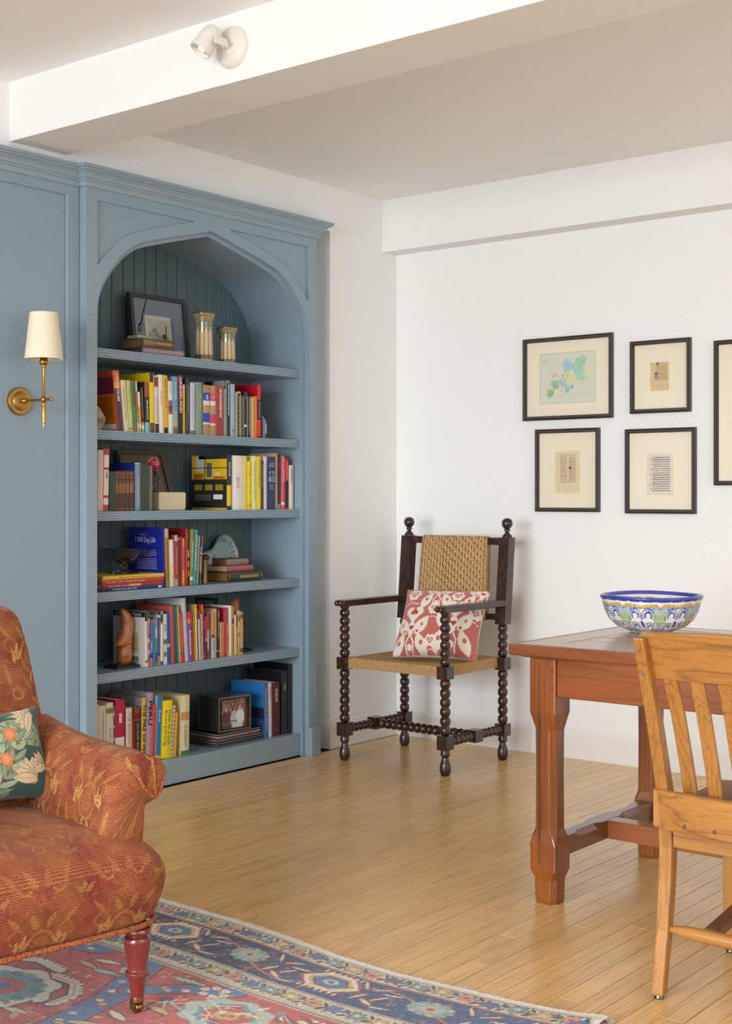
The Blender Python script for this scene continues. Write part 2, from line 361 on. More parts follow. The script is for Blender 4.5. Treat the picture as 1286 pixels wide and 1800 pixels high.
edges = [3.5865+.0648*i for i in range(-1, 20)]
for i in range(len(edges)-1):
    a, b_ = edges[i]+.0012, edges[i+1]-.0012; a = max(a, Y0+.02); b_ = min(b_, Y1-.02)
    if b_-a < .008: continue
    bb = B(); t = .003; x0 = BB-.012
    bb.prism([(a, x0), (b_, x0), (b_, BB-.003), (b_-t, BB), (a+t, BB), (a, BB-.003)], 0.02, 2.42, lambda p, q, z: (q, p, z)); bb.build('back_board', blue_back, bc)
zs = [1.817, 1.488, 1.161, .8355, .508]
for z in zs:
    s = B(); pr = [(-4.206, 0), (-4.202, -.0015), (-4.202, -.007), (-4.2055, -.0085), (-4.2055, -.0105), (-4.2025, -.012), (-4.2025, -.0175), (-4.2055, -.019), (-4.2055, -.021), (-4.2025, -.0225), (-4.2025, -.028), (-4.2055, -.0295), (-4.2055, -.0315), (-4.201, -.0335), (-4.201, -.038), (BB, -.038), (BB, 0)]
    s.sweep([[(x_, yy, z+dz) for x_, dz in pr] for yy in (CY-.6215, CY+.6215)]); s.build('shelf', blue, bc)
b = B().box((BB, CY-.6215, .07), (-4.21, CY+.6215, .105)); b.build('shelf', blue, bc)
B().box((-4.21, CY-.6215, .004), (-4.196, CY+.6215, .1065)).build('bottom_rail', blue, bc, bevel=.0015)
B().box((-4.30, CY-.6215, 0.001), (-4.22, CY+.6215, .07)).build('toe_board', mat('22282C', .8), bc)
for sg in (-1, 1):
    B().box((-4.54, min(CY+sg*.66, CY+sg*(HW-.0005)), 0), (-4.185, max(CY+sg*.66, CY+sg*(HW-.0005)), 2.44)).build('side_panel', blue, bc)
    a, b_ = sorted((CY+sg*.632, CY+sg*(HW+.006))); B().box((-4.16, a, .0005), (-4.137, b_, .135)).build('plinth_block', blue, bc, bevel=.003)
c = B(); path = []
secs = []
for (bx, by, ox, oy) in ((-4.2, Y0, 0, -1), (XF, Y0, 1, -1), (XF, Y1, 1, 1), (-4.2, Y1, 0, 1)):
    secs.append([(bx+ox*o_, by+oy*o_, z) for o_, z in crown_prof])
c.sweep(secs); c.box((-4.54, Y0, 2.44), (XF, Y1, 2.503)); c.build('crown_moulding', blue, bc)
# ================================================================ books
pagem = mat('E6DDC8', .9)
def book_obj(loc, w, h, d, col, label, group, lean=0, bands=(), title=None, tc='EEEEEE', ts=(.06, .9), th=.6, cov=None, side=1, flat=False, rough=.45, pages=None, cover_text=(), bold=0, art=None, bars=None, rz=0, pb=False):
    """upright: spine faces +X; local Y = thickness 0..w, Z = height, X = -depth. side: pivot left (1) or right (-1)"""
    root = empty('book', loc, label, 'book', group=group, rx=lean, rz=rz)
    oy = 0 if side > 0 else -w
    cm = mat(col, rough); cc = mat(cov, rough) if cov else cm
    t = min(.0028, w*.16) if not pb else min(.0006, w*.1)
    k = B(); sq = .003 if not pb else .0
    k.box((-d, oy, 0), (-.0015, oy+t, h), 1); k.box((-d, oy+w-t, 0), (-.0015, oy+w, h), 1)
    sp = []; n = 4; bul = min(.004, w*.12) if not pb else .0004
    arc = [(oy+w*i/n, -.0025+bul*math.sin(math.pi*i/n)+.0004) for i in range(n+1)]
    pts = arc+[(oy+w-.0003, -.005), (oy+.0003, -.005)]
    k.prism(pts, 0, h, lambda a, b, z: (b, a, z), 0)
    k.build('cover', [cm, cc], root)
    if w-2*t > .001:
        p = B(); p.box((-d+sq, oy+t, sq), (-.005, oy+w-t, h-sq)); p.build('pages', mat(pages, .9) if pages else pagem, root)
    pr = B(); mats = []; 
    def mi(c):
        m = mat(c, .5)
        if m not in mats: mats.append(m)
        return mats.index(m)
    lift = 0.0003
    for f0, f1, c in bands:
        a = [(yy, xx+lift) for yy, xx in arc]+[(yy, xx) for yy, xx in arc[::-1]]
        pr.prism(a, h*(1-f1)+.0002, h*(1-f0)-.0002, lambda p, q, z: (q, p, z), mi(c))
    zt = h*(1-ts[0]); L = h*(ts[1]-ts[0]); cx = -.0021+bul+lift*2+.0003
    if title:
        H = w*th
        lines = title.split('|'); hh = H/len(lines)
        for i, ln_ in enumerate(lines):
            add_text(pr, ln_, (cx, oy+w/2+H/2-hh*(i+1)+hh*.1, zt), (0, 0, -1), (0, 1, 0), L, hh*.8, mi(tc), bold)
    if bars:
        # lettering too small to read: a row of short strokes
        bc_, n_, f0, f1 = bars; r_ = random.Random(int(abs(loc[1])*99991)); z = h*(1-f0); zend = h*(1-f1); hh = w*.3
        while z > zend:
            l_ = r_.uniform(.0015, .0045)*n_
            pr.box((cx-.0003, oy+w/2-hh/2, z-l_), (cx, oy+w/2+hh/2, z), mi(bc_)); z -= l_+.0016*r_.choice([1, 1, 2.2])
    if pr.f: pr.build('spine_print', mats, root)
    if cover_text:
        ct = B(); mm = []
        def mj(c):
            m = mat(c, .5)
            if m not in mm: mm.append(m)
            return mm.index(m)
        for it in cover_text:   # (kind, u0,v0,u1,v1,color,text) u along depth from fore edge(0) to spine(1), v up
            kd, u0, v0, u1, v1, c = it[:6]
            yy = oy-.0004*(it[7] if len(it) > 7 else 1)
            if kd == 'r': ct.box((-d+u0*d, yy, v0*h), (-d+u1*d-.001, oy, v1*h), mj(c))
            else: add_text(ct, it[6], (-d+u0*d, yy-.0003, v0*h), (1, 0, 0), (0, 0, 1), (u1-u0)*d, (v1-v0)*h, mj(c))
        ct.build('cover_print', mm, root)
    return root
SH = {2: 1.488, 3: 1.161, 4: .8355, 5: .508, 6: .105}
SN = {2: 'second shelf down', 3: 'third shelf down', 4: 'fourth shelf down', 5: 'fifth shelf down', 6: 'bottom shelf'}
SX = {2: -4.232, 3: -4.232, 4: -4.232, 5: -4.232, 6: -4.245}
GR = {2: 'books standing on the second shelf', 3: 'books standing on the third shelf', 4: 'books standing on the fourth shelf', 5: 'books standing on the fifth shelf', 6: 'books standing on the bottom shelf'}
LAST = {}
def BK(sh, x0, x1, yt, shift, col, label, **k):
    X = k.pop('X', SX[sh]); XF_ = X if X > -4.3 else SX[sh]; z0 = SH[sh]; ym = 900
    a, _ = onX(x0, ym, XF_); b, _ = onX(x1, ym, XF_); _, zt = onX((x0+x1)/2+shift, yt, X)
    h = zt-z0; dy = onX(x0+shift, ym, XF_)[0]-a; w = (b-a)-.0006; a += .0003
    ang = math.atan2(-dy, h) if abs(dy) > .001 else 0.; d = k.pop('d', min(max(h*.66, .11), .225))
    key = (sh, X > -4.3)
    if key in LAST:      # keep clear of the book to the left: ease the lean first, then slide along the shelf
        pa, ph, pang = LAST[key]; hm = min(h, ph)
        a = max(a, pa+.0002)
        gap = a-pa-.0002
        if math.tan(ang)*hm > math.tan(pang)*hm+gap: ang = math.atan(math.tan(pang)+gap/hm)
    w = w*math.cos(ang)-(.0004 if ang else 0)
    foot = w/math.cos(ang)
    side = -1 if ang < 0 else 1
    loc = (X, a+(foot if side < 0 else 0), z0+.0004)
    LAST[key] = (a+foot, h, ang)
    return book_obj(loc, w, h/math.cos(ang), d, col, label+', '+SN[sh], GR[sh], lean=ang, side=side, **k)
# ---- second shelf
BK(2, 206.7, 218.2, 652, -9, '5A2F4E', 'leftmost leaning orange and purple paperback', cov='D9761E', bands=[(0, .2, 'D9661E'), (.2, .3, 'E8A020')], title='A WALK IN THE PARK', tc='F2ECE0', ts=(.05, .52), th=.5, bold=.02, d=.2,
   cover_text=[('r', 0, .9, 1, 1, 'C8541C'), ('r', 0, .62, 1, .9, '7C2A55'), ('r', .55, .03, .95, .12, 'EEEEEE', '', 2)]+[('r', .08, .56-.03*i, .9, .568-.03*i, '6A3418', '', 2) for i in range(12)])
BK(2, 218.7, 227.3, 668.5, -6.8, 'E6D9B0', 'cream book leaning between the orange and the light green ones', bars=('B8A888', 1, .12, .8))
BK(2, 227.6, 234.4, 669, -5.4, 'C3D284', 'light green leaning book', bands=[(.93, .96, 'C4503A')], bars=('A9B878', 1, .12, .6))
BK(2, 234.7, 241.3, 669.6, -4.8, '6C7F45', 'olive green leaning book', bands=[(.93, .96, 'C4503A')], bars=('4F6032', 1, .1, .5))
BK(2, 241.6, 245.3, 670.3, -4, '9A6B45', 'thin book with pale blue head and brown middle', bands=[(0, .2, 'B8CCD8'), (.6, .82, '5E92BE'), (.82, 1, 'C9CCD0')])
BK(2, 245.6, 249.6, 689, -4.2, 'F0A61E', 'thin white and orange leaning paperback', bands=[(0, .36, 'EEEBE6'), (.8, .9, 'E8E8E0'), (.9, 1, '9CBF3A')], pb=True)
BK(2, 249.9, 255, 681, -3.6, '26272A', 'thin black book with gold lettering and orange foot', bands=[(.78, .84, 'E59A2A'), (.84, .93, 'E8E8E0'), (.93, 1, '9CBF3A')], bars=('B8924A', 1, .05, .7))
BK(2, 255.3, 263.4, 671.7, -1.5, '2B2B2E', 'black book with brown head and sky-blue foot', bands=[(0, .3, 'A5512E'), (.8, 1, '7FC4E2')], bars=('D8D4C8', 1, .36, .72))
BK(2, 264.2, 272.4, 655.4, -2, '2A2A2C', 'tall black-spined book with a long yellow lozenge and yellow cover', cov='E5CF0A', bands=[(.16, .84, 'EAD00E'), (.86, .98, '6E4A20')], d=.2, cover_text=[('t', .12, .8, .92, .86, '8C7F14', 'FIELDS OF SPAIN')])
BK(2, 272.8, 280.5, 661, -2.2, 'DAD2CC', 'pale book with patterned red head', bands=[(.02, .19, '8E2F2E'), (.84, 1, '3B2527')], bars=('A89890', 1, .35, .8))
BK(2, 280.8, 288.2, 659, -2.4, 'ECE5DA', 'white book lettered in red', title='NORTH', tc='C8483C', ts=(.27, .52), th=.45)
BK(2, 288.6, 296.5, 660, -2.2, 'E2B41C', 'golden yellow book with black foot', bands=[(.9, 1, '1E1E20')], bars=('8A6E14', 1, .06, .55))
BK(2, 296.8, 304.4, 668, -1.2, 'E6E2DE', 'white book with a sunset picture across its spine', bands=[(0, .025, '333333'), (.38, .64, '8D6068'), (.48, .58, 'B96E58')], bars=('B0ACA8', 1, .06, .3))
BK(2, 304.7, 313.7, 662, -1.4, '6F9DBB', 'sky-blue book fading to sand at the foot', bands=[(.6, .78, '94A99B'), (.78, .88, 'B3A77A'), (.88, 1, '74684F')], bars=('BFD3DF', 1, .1, .4))
BK(2, 314, 321.6, 660.3, -.8, '3C2028', 'dark book with big white letters and purple head', bands=[(0, .1, '9A5078'), (.1, .3, '8C2A3C'), (.3, .62, '5C1F22'), (.64, .97, '1D1A1C')], title='UNDERLAND', tc='F0E8E0', ts=(.05, .64), th=.72, bold=.02)
BK(2, 321.9, 325.7, 676, -.4, 'E3B61F', 'narrow yellow book beside the purple-headed one', bands=[(.02, .1, 'CFC6B0')], bars=('A07A18', 1, .5, .9))
BK(2, 326, 333.8, 665, 0, '2A2B2E', 'black book with white lettering and slate lower half', bands=[(.6, .92, '3E4650')], title='LOST IN THE VALLEY OF DEATH', tc='DAD6CE', ts=(.12, .6), th=.3, bold=.01)
BK(2, 334.5, 342.8, 672.7, 0, 'C9C9DA', 'lavender-grey book', bands=[(.92, 1, '7A6A5E')], bars=('B4B4C8', 1, .1, .7))
BK(2, 343.8, 355.3, 672, 0, '7E9A88', 'sage green book with gold lettering', bands=[], title='THE ASTEN|OF PRAISE', tc='D6C98A', ts=(.2, .52), th=.55)
BK(2, 356.9, 369.4, 677, 0, 'A48A62', 'tan book with two blue bands', bands=[(0, .15, 'B08A66'), (.15, .31, '2348B4'), (.31, .4, 'E2DACB'), (.4, .555, 'B59A6A'), (.555, .74, '2348B4'), (.74, .78, 'E2DACB')], bars=('E8E8F4', 1, .2, .27))
BK(2, 369.8, 379.7, 678, 0, 'B98A5A', 'tan book with two rose-red bands', bands=[(0, .155, 'B98A66'), (.155, .31, 'D2566A'), (.31, .4, 'E2DACB'), (.4, .575, 'B59A6A'), (.575, .755, 'CF3B5E'), (.755, .795, 'E2DACB')], bars=('F4DDE0', 1, .2, .27))
BK(2, 380.2, 393.6, 678.7, 0, '9C3A48', 'wide crimson book with pale lettering', bands=[(0, .003, 'C85A68')], bars=('E6C8A0', 1.3, .05, .62), cov='C85A68')
BK(2, 394, 398.4, 683.4, 0, '8FA39C', 'narrow grey-green book', bars=('7C908A', 1, .1, .6))
BK(2, 398.8, 404.5, 669, 0, '232426', 'tall black book with white lettering and patterned grey cover', cov='7C8A80', bands=[(0, .05, '7C8C78')], bars=('DDDDDD', 1.4, .07, .62), d=.2,
   cover_text=[('r', 0, .9, .3, 1, '8E9C8E'), ('r', .3, .88, .55, 1, '141414'), ('r', .6, .9, .9, 1, '9AA79A')])
BK(2, 404.8, 413.2, 675, 0, '9FB6CB', 'pale blue book with a deep blue left edge', cov='3F68B0', bars=('51606E', .8, .86, .92))
BK(2, 413.6, 417, 690.9, 0, 'B7A392', 'thin beige book', bars=('9C8878', 1, .1, .7))
BK(2, 417.3, 423.3, 688.5, 0, '1F2022', 'small black book with yellow top', bands=[(0, .04, 'E4B020')], bars=('C9BFA8', 1, .1, .95), cov='DCC690')
BK(2, 423.7, 428.9, 695.5, 0, '252628', 'shortest black paperback with one gold dot', bars=('A89464', 1, .06, .95), cov='CFCBC4')
BK(2, 429.2, 434.5, 689, 0, '2A2A33', 'black book with a white label near the foot', bands=[(.72, .77, 'E6E2DE')], bars=('8C8C96', .6, .05, .2))
BK(2, 434.9, 441.5, 696.5, 0, '212224', 'small black book left of the cream one', bars=('C0AF8C', 1, .05, .95), cov='D8C890')
BK(2, 441.9, 446.9, 697.9, 0, 'D3BD88', 'small cream book', bands=[(.01, .06, 'B8B49A')], bars=('BBA573', 1, .1, .9))
BK(2, 447.2, 452, 697, 0, 'EC7A34', 'narrow bright orange book', cov='F2581C')
BK(2, 452.3, 458.6, 676, 0, 'CB3342', 'tall red book at the right end', bands=[(.28, .66, '26181A'), (.66, .97, 'D2403F'), (.97, 1, '26181A')], title='BREAKING', tc='F0C8C0', ts=(.32, .62), th=.3, cov='C01830', d=.2)
# ---- third shelf
BK(3, 172, 181.3, 791, 1, 'D3B3AE', 'leftmost faded pink book', title='WAR IN THE BALKANS', tc='F2E8E4', ts=(.12, .8), th=.4, cov='E8DCD8')
BK(3, 181.6, 191, 789, 1.6, 'C03A36', 'red book with white labels', bands=[(.1, .3, 'ECE4D2'), (.34, .75, 'ECE4D2'), (.79, .9, 'ECE4D2')], title='WAR', tc='1A1A1A', ts=(.36, .48), th=.5, bold=.02)
BK(3, 193, 203.3, 829, 0, '33402F', 'small dark green cloth book', cov='3F5540')
for i, (a, b_) in enumerate(((203.5, 209), (209.2, 214.6), (214.8, 220.9), (221.2, 227.4), (227.8, 236))):
    BK(3, a, b_, 827.6, 0, '4B3524', ['antique brown leather volume nearest the green cloth book', 'second antique brown leather volume of five', 'middle antique brown leather volume of five', 'fourth antique brown leather volume of five', 'widest antique brown leather volume beside the blue book'][i],
       bands=[(.05, .07, 'A87845'), (.1, .115, 'A87845'), (.16, .18, 'A87845'), (.25, .265, '9C6E40'), (.3, .54, '8E6236'), (.54, .55, 'C08A50'), (.94, .97, '8A5E38')], cov='59321F')
BK(3, 237, 247.4, 813.6, 0, '7E90A8', 'blue book with white fore-edge stripe', cov='1F3F8E', d=.16, bands=[(0, .03, 'B5BEC8')], bars=('C0B49C', 1, .3, .9))
BK(3, 247.8, 262.8, 816.7, 0, '35402F', 'thick dark green cloth book', cov='3F6A44')
BK(3, 263.1, 268, 818.5, .6, '7A6A66', 'thin taupe book beside the cream box')
BK(3, 398.6, 407, 800, 0, '2B2B2D', 'thick black and yellow book with its picture cover showing', cov='2A2A2C', bands=[(.55, .93, 'E8C61C')], bars=('C8C8C8', 1, .13, .4), d=.222,
   cover_text=[('r', 0, .56, 1, 1, 'E0B81A'), ('r', .12, .7, .36, .97, 'C9C4C0', '', 2), ('r', 0, .76, 1, .775, '222222', '', 3), ('r', .37, .56, .395, 1, '222222', '', 3), ('r', .2, .93, 1, 1, '2A2A2C', '', 2), ('r', .43, .6, .58, .86, '55606A', '', 2), ('r', .06, .57, .34, .66, 'B8601E', '', 2), ('r', .62, .57, .95, .61, 'B8601E', '', 2), ('r', .66, .64, .8, .68, 'E6E0D4', '', 3),
               ('r', 0, 0, 1, .035, 'D8B81C'), ('r', .62, .19, .88, .28, 'E8E8E8', '', 2)]+[('r', x_, .36+.022*i, x_+.22, .371+.022*i, 'D8C01C', '', 2) for x_ in (.08, .38, .68) for i in range(5)]+[('r', .1, .17+.02*i, .55, .176+.02*i, '9A9A9A', '', 2) for i in range(6)])
BK(3, 408.5, 427, 801, 0, 'E9E5E0', 'thick white book with a red triangle at its head', bands=[(.3, .302, 'D8A8A0')], bars=('D89A92', 1, .4, .6), cov='E4E0DC')
BK(3, 427.3, 434.2, 801.5, 0, 'E8D868', 'yellow gingham-patterned book', bands=[(.05*i+.02, .05*i+.03, 'B9B68A') for i in range(19)])
BK(3, 434.6, 442.6, 811, 0, 'F0D414', 'bright yellow book, shortest of the yellow ones', title='Magic Herbs', tc='8E8016', ts=(.1, .7), th=.4, bands=[(.88, .96, 'E0A830')])
BK(3, 442.9, 451.4, 801.8, 0, 'E4E69C', 'pale lemon book between two bright yellow ones', bars=('A8B070', 1, .1, .85))
BK(3, 451.7, 458.4, 802.5, 0, 'F1D91A', 'bright yellow book beside the dark grey one', bars=('A09020', .9, .05, .6))
BK(3, 458.8, 463.4, 810, 0, '45434A', 'dark grey paperback', title='Waiting for Gold', tc='E0DCD8', ts=(.08, .55), th=.55)
BK(3, 463.8, 469.3, 802.5, 0, 'DAD5CE', 'off-white book beside the navy one', bars=('B9B0A4', 1, .1, .8))
BK(3, 470.2, 484, 803, 0, '27396F', 'navy blue book with silver title', bands=[], cov='24356A')
_b = B()
BK(3, 484.3, 487.8, 797, 0, 'B98E62', 'tall thin tan book behind the navy one', cov='C9A67C')
BK(3, 488.1, 493.3, 798, 0, '2C2D2F', 'tall black book with grey lettering', bands=[(.9, 1, '8A8884')], bars=('B04038', 1, .17, .25))
BK(3, 494, 500.8, 801, 0, 'DE5C74', 'pink-red book with white and black lettering', title='PAULA LUDWICK', tc='F0E4E0', ts=(.05, .5), th=.5, bold=.01, bands=[(.87, .92, 'F0F0F0')])
BK(3, 501.1, 507.4, 806.4, 0, 'C8283A', 'red book with black lower half', bands=[(.44, .97, '20242C')], title='Homo Deus', tc='F0D0D0', ts=(.06, .4), th=.5)
BK(3, 507.9, 515.7, 818, 0, 'E4DCD2', 'white book at the right end', title='GOD IS BACK', tc='48506A', ts=(.08, .4), th=.45)
# ---- fourth shelf
BK(4, 288.9, 292.2, 928, -3, '22307A', 'large royal-blue book with its lettered back cover showing', cov='1B2A9C', d=.215,
   cover_text=[('t', .33, .865, .53, .895, 'E6D040', 'Today Is'), ('t', .2, .72, .78, .84, 'E8E8F4', 'I Will Sing Life')]+[('r', .2+.02*(i % 3), .3+.028*i, .8, .309+.028*i, 'A8B0DC', '', 2) for i in range(12) if i != 7]+[('r', .45, .5, .62, .515, 'C02858', '', 2), ('r', .48, .235, .66, .25, 'C02858', '', 2)]+[('r', .2, .15+.028*i, .75, .158+.028*i, 'A8B0DC', '', 2) for i in range(3)])
BK(4, 292.5, 299, 929.4, -3, 'A87C2C', 'ochre book with a picture at its head', bands=[(0, .145, 'B9B898'), (.145, .15, 'F0F0E0')], bars=('7A5A20', 1, .2, .9), cov='D89A2A')
BK(4, 299.3, 306.8, 948.9, -1.8, 'DCCFB4', 'plain cream book with white upper half', bands=[(0, .5, 'DEDCE2')], d=.11)
BK(4, 302.2, 306.9, 928.3, -1.4, '3A3A3E', 'dark grey book rising behind the plain cream one', X=-4.35, d=.15, bars=('A05A3A', 1, .03, .16))
BK(4, 307.4, 314, 940.7, -1, 'A93A34', 'brick-red book with cream picture ends', bands=[(0, .12, 'BCB69A'), (.86, 1, 'A8A088')], title='TRIED BY A DOG', tc='E6D2B8', ts=(.24, .76), th=.35)
BK(4, 314.3, 316.6, 945, -.4, '5E4238', 'very thin brown book', bands=[(0, .05, 'C9BCA8')])
BK(4, 316.9, 320.1, 942, -.2, '86203A', 'thin maroon book')
BK(4, 320.4, 325, 944, 0, 'E2542A', 'orange and yellow book with blue lettering', bands=[(0, .03, '3A2A4A'), (.03, .2, 'E88A1E'), (.68, .95, 'E89A20')], title='WAY PEOPLE', tc='4A3A9A', ts=(.25, .65), th=.4)
BK(4, 325.3, 329.9, 929, .8, 'A5303A', 'tall dark red book with gold lettering on its cover', cov='8A0F1C', d=.2, bars=('C87880', 1, .05, .85), cover_text=[('t', .3, .955, .65, .975, 'C8922A', 'on the Road')])
BK(4, 330.2, 333.4, 966, 0, '1E1A1A', 'short black book with flame-orange picture', bands=[(.02, .22, 'D8925A'), (.32, .5, 'E87A20'), (.45, .5, 'F0C020'), (.58, .75, 'D85A1E')])
BK(4, 333.7, 339.6, 930.4, 2.4, '8A8250', 'olive book lettered in white', title='The Dog Care Book', tc='F0EEE0', ts=(.22, .68), th=.5, bold=.015, bands=[(.85, .91, 'E8E4D4')], cov='8E8F40')
BK(4, 339.9, 345.3, 931.4, 3.2, '2A9A98', 'teal book with large white letters', title='DOG HEALTH', tc='EEF0E8', ts=(.1, .72), th=.62, bold=.015)
BK(4, 347.3, 353.4, 942.3, 3.6, '2C2B2A', 'black book with large white letters', title='THE DOGIST', tc='E6E0D6', ts=(.22, .76), th=.5, cov='C9C0B8', bold=.01)
# ---- fifth shelf
BK(5, 255.4, 260.6, 1076, -1, 'E0DEDC', 'white guidebook with picture cover and black band', cov='D9D7D4', d=.2, bands=[(0, .17, '1E1E1E'), (.88, .93, 'C84A3A')], title='TUSCANY', tc='9AAAC0', ts=(.18, .5), th=.6,
   cover_text=[('r', 0, .9, 1, 1, '1E1E1E'), ('t', .1, .92, .9, .97, 'D8D8D8', 'EYEWITNESS TRAVEL', 2), ('r', .25, .25, .8, .62, 'A8B490'), ('r', .4, .3, .72, .55, 'C08C70', '', 2), ('r', .35, .08, .8, .18, '7A7A7A', '', 2)])
BK(5, 260.9, 263.7, 1087.5, 0, 'D07A5A', 'thin many-coloured striped guidebook', bands=[(0, .1, 'E8C040'), (.1, .2, '50A0C8'), (.2, .3, 'E86A3A'), (.3, .42, '8A5AA8'), (.42, .5, 'F0E0C0'), (.5, .65, 'C8403A'), (.65, .75, 'F0C8A0'), (.75, .9, '2A50B0')])
BK(5, 264, 269.1, 1088.3, 0, '2A62A8', 'blue travel guide with long white title', bands=[(0, .5, '27408C'), (.5, .73, '3A86C0'), (.73, .82, '2A3A78'), (.82, 1, 'C8744A')], title='Romania & Bulgaria', tc='F0F0F0', ts=(.04, .7), th=.5, bold=.01)
BK(5, 269.4, 273.1, 1087, 0, '3A7CB4', 'narrow blue guide with orange head', bands=[(0, .13, 'D8622A')], title='Prague', tc='7FB4DC', ts=(.22, .42), th=.5)
BK(5, 273.4, 276.9, 1087, 0, '6C8A58', 'narrow guide, lavender above and green below', bands=[(0, .2, '8A9AD8'), (.2, .42, 'D8C8A0'), (.73, .93, '2A3AB0')])
BK(5, 277.2, 282, 1086.5, 0, '2F62AC', 'navy and blue guide with a picture foot', bands=[(0, .4, '2A3C86'), (.73, .8, '2A3A78'), (.8, 1, 'B08A5A')], title='Croatia', tc='C8D4EC', ts=(.06, .38), th=.4)
BK(5, 282.3, 287, 1075.4, 0, 'E4E2DE', 'white guide with blue foot and black band', bands=[(0, .05, '6AA4DC'), (.05, .2, '262626'), (.2, .24, 'C8804A'), (.93, 1, '2438A8')], cov='D4D2CE', d=.19, cover_text=[('r', 0, .94, 1, 1, '222222'), ('t', .3, .95, .95, .985, 'D8D8D8', 'EYEWITNESS TRAVEL', 2)])
BK(5, 288, 294.4, 1080, -4.6, 'CFCFC8', 'pale flowery book leaning left', bands=[(.2, .35, '9AB0C0'), (.5, .6, '6A6A50'), (.75, .85, '8C7A50')], pb=True)
BK(5, 294.8, 300.5, 1077.4, -5.4, '1F4EA4', 'cobalt blue book leaning left', bands=[(.6, .68, 'C0A070')], cov='1B3F90')
BK(5, 300.9, 308, 1065, -4.8, 'B0533F', 'large brick-red book leaning left', cov='B3503C', d=.215, cover_text=[('t', .6, .955, .92, .975, 'D89A88', 'A LA CARTE')])
BK(5, 308.4, 311.8, 1067, -4.8, '1E4A74', 'thin dark blue book leaning left')
BK(5, 312.1, 315.5, 1064, -4.6, '3E7A50', 'thin green book leaning left', cov='3C8A5A', d=.21)
BK(5, 315.8, 318.1, 1066, -5, 'D8C860', 'thin yellow patterned book leaning left', bands=[(.2, .5, 'E0A860'), (.6, .9, 'E8C8A0')])
BK(5, 318.4, 325.3, 1077.4, -5.4, 'B45038', 'red-brown guide with picture foot, leaning left', bands=[(.78, .8, '4A7AB8'), (.8, .87, '5A6040'), (.87, 1, 'CC2A2A')], title='Scottish Highlands & Islands', tc='E0C4B0', ts=(.1, .72), th=.36)
BK(5, 325.7, 332, 1052, -5.8, 'B9B9C4', 'tall pale grey book leaning left', cov='C2C2CE', d=.22)
BK(5, 332.4, 339, 1075.4, -3.6, '7A4E98', 'purple guide with big white title and red head', bands=[(0, .14, 'C8302C'), (.14, .24, 'D08A3A')], title='Andalucia', tc='F0E8E8', ts=(.36, .88), th=.72, bold=.015)
BK(5, 339.3, 341.8, 1075.9, -3.8, 'B8383C', 'thin red book leaning left')
BK(5, 342, 344.7, 1063, -3, 'C88A28', 'thin ochre book leaning left', cov='8C7A50', d=.2)
BK(5, 345, 348, 1063, -2.6, 'F2D83A', 'thin lemon-yellow book leaning left', bands=[(0, .24, 'F0C800')])
BK(5, 348.3, 350.4, 1070.4, -2.6, '4A5CC0', 'very thin periwinkle blue book')
BK(5, 350.7, 353, 1089, -2.2, 'E4DFD8', 'very thin white booklet, short')
BK(5, 353.3, 354.7, 1073.3, -2, 'B8702C', 'very thin brown-orange booklet')
BK(5, 355, 356.2, 1079.6, -1.4, 'DAD8DC', 'thin white book with blue patches', bands=[(.4, .5, '4A7AB8'), (.75, .9, '5A86B8')])
BK(5, 356.4, 357.8, 1063, -.8, 'E8A888', 'thin book with bright orange cover rising behind its neighbours', cov='EC5A20', d=.12)
BK(5, 358, 361.3, 1078.8, -.8, '2A2F6C', 'navy guide with white lettering', bands=[(.8, .92, '55555A'), (.92, .97, 'C83A2A')], title='Mexico', tc='D8D8E8', ts=(.16, .34), th=.45)
BK(5, 361.6, 364.8, 1084, -.8, 'C8343C', 'red and yellow guide with black foot', bands=[(.52, .58, 'E8C040'), (.58, 1, '2A2A30')])
BK(5, 365.1, 367.8, 1078, -.6, 'A84848', 'thin maroon book with white patch', bands=[(.38, .42, 'D0D8D8'), (.42, .8, 'C4D4CE')])
BK(5, 368.1, 371.2, 1078, -.4, '6E4640', 'thin dark brown book with pale lettering', bars=('C8AC9A', 1, .35, .55))
BK(5, 371.6, 378.4, 1077, 0, 'A3C6CE', 'pale blue book with orange upper half', bands=[(0, .48, 'CF8A3A'), (.48, .56, '8A2E30')], bars=('8A7A50', 1, .62, .85))
BK(5, 378.7, 380.6, 1070, 0, 'D4A878', 'very thin beige booklet beside the pale blue one')
BK(5, 381, 386.7, 1070, 0, '26262A', 'black guide with white title and white foot line', title='NEW YORK CITY', tc='E6E4E0', ts=(.05, .62), th=.36, bands=[(.86, .875, 'D8D8D8')], bold=.01)
BK(5, 387, 393.2, 1094, 0, 'C87A2A', 'short orange-brown book with white edge', d=.11, cov='ECE8E2', bands=[(0, .001, 'E88A1A')])
BK(5, 390.6, 393.3, 1070.3, 0, 'E4E0DA', 'white-spined book rising behind the short orange one', X=-4.35, cov='D2C29A', d=.14)
BK(5, 393.6, 398.8, 1068.8, 0, 'BC2238', 'cherry red book with grey lettering', title='SECRET NEW YORK', tc='C89898', ts=(.05, .95), th=.5)
BK(5, 399.1, 402.7, 1096, 0, 'D09A3C', 'gold guide, short, with dark title', d=.11, title='New York', tc='5A4420', ts=(.35, .8), th=.6)
BK(5, 399.4, 402.6, 1061, 0, '1E1E22', 'tall black-covered book rising behind the gold guide', X=-4.35, cov='131316', d=.15, bands=[(.1, .3, '5A5040')], cover_text=[('r', 0, .97, 1, 1, 'B8B0A0')])
BK(5, 403, 407.3, 1064.9, 0, 'E8E4E2', 'white book between two gold ones')
BK(5, 407.6, 411.6, 1066, 0, 'CC8E34', 'gold and tan book with dark bands', bands=[(0, .25, 'A88A60'), (.25, .36, '2A3A50')], bars=('3A3028', 1, .4, .95))
BK(5, 412, 415.1, 1081, 0, 'DCD4C6', 'short off-white booklet')
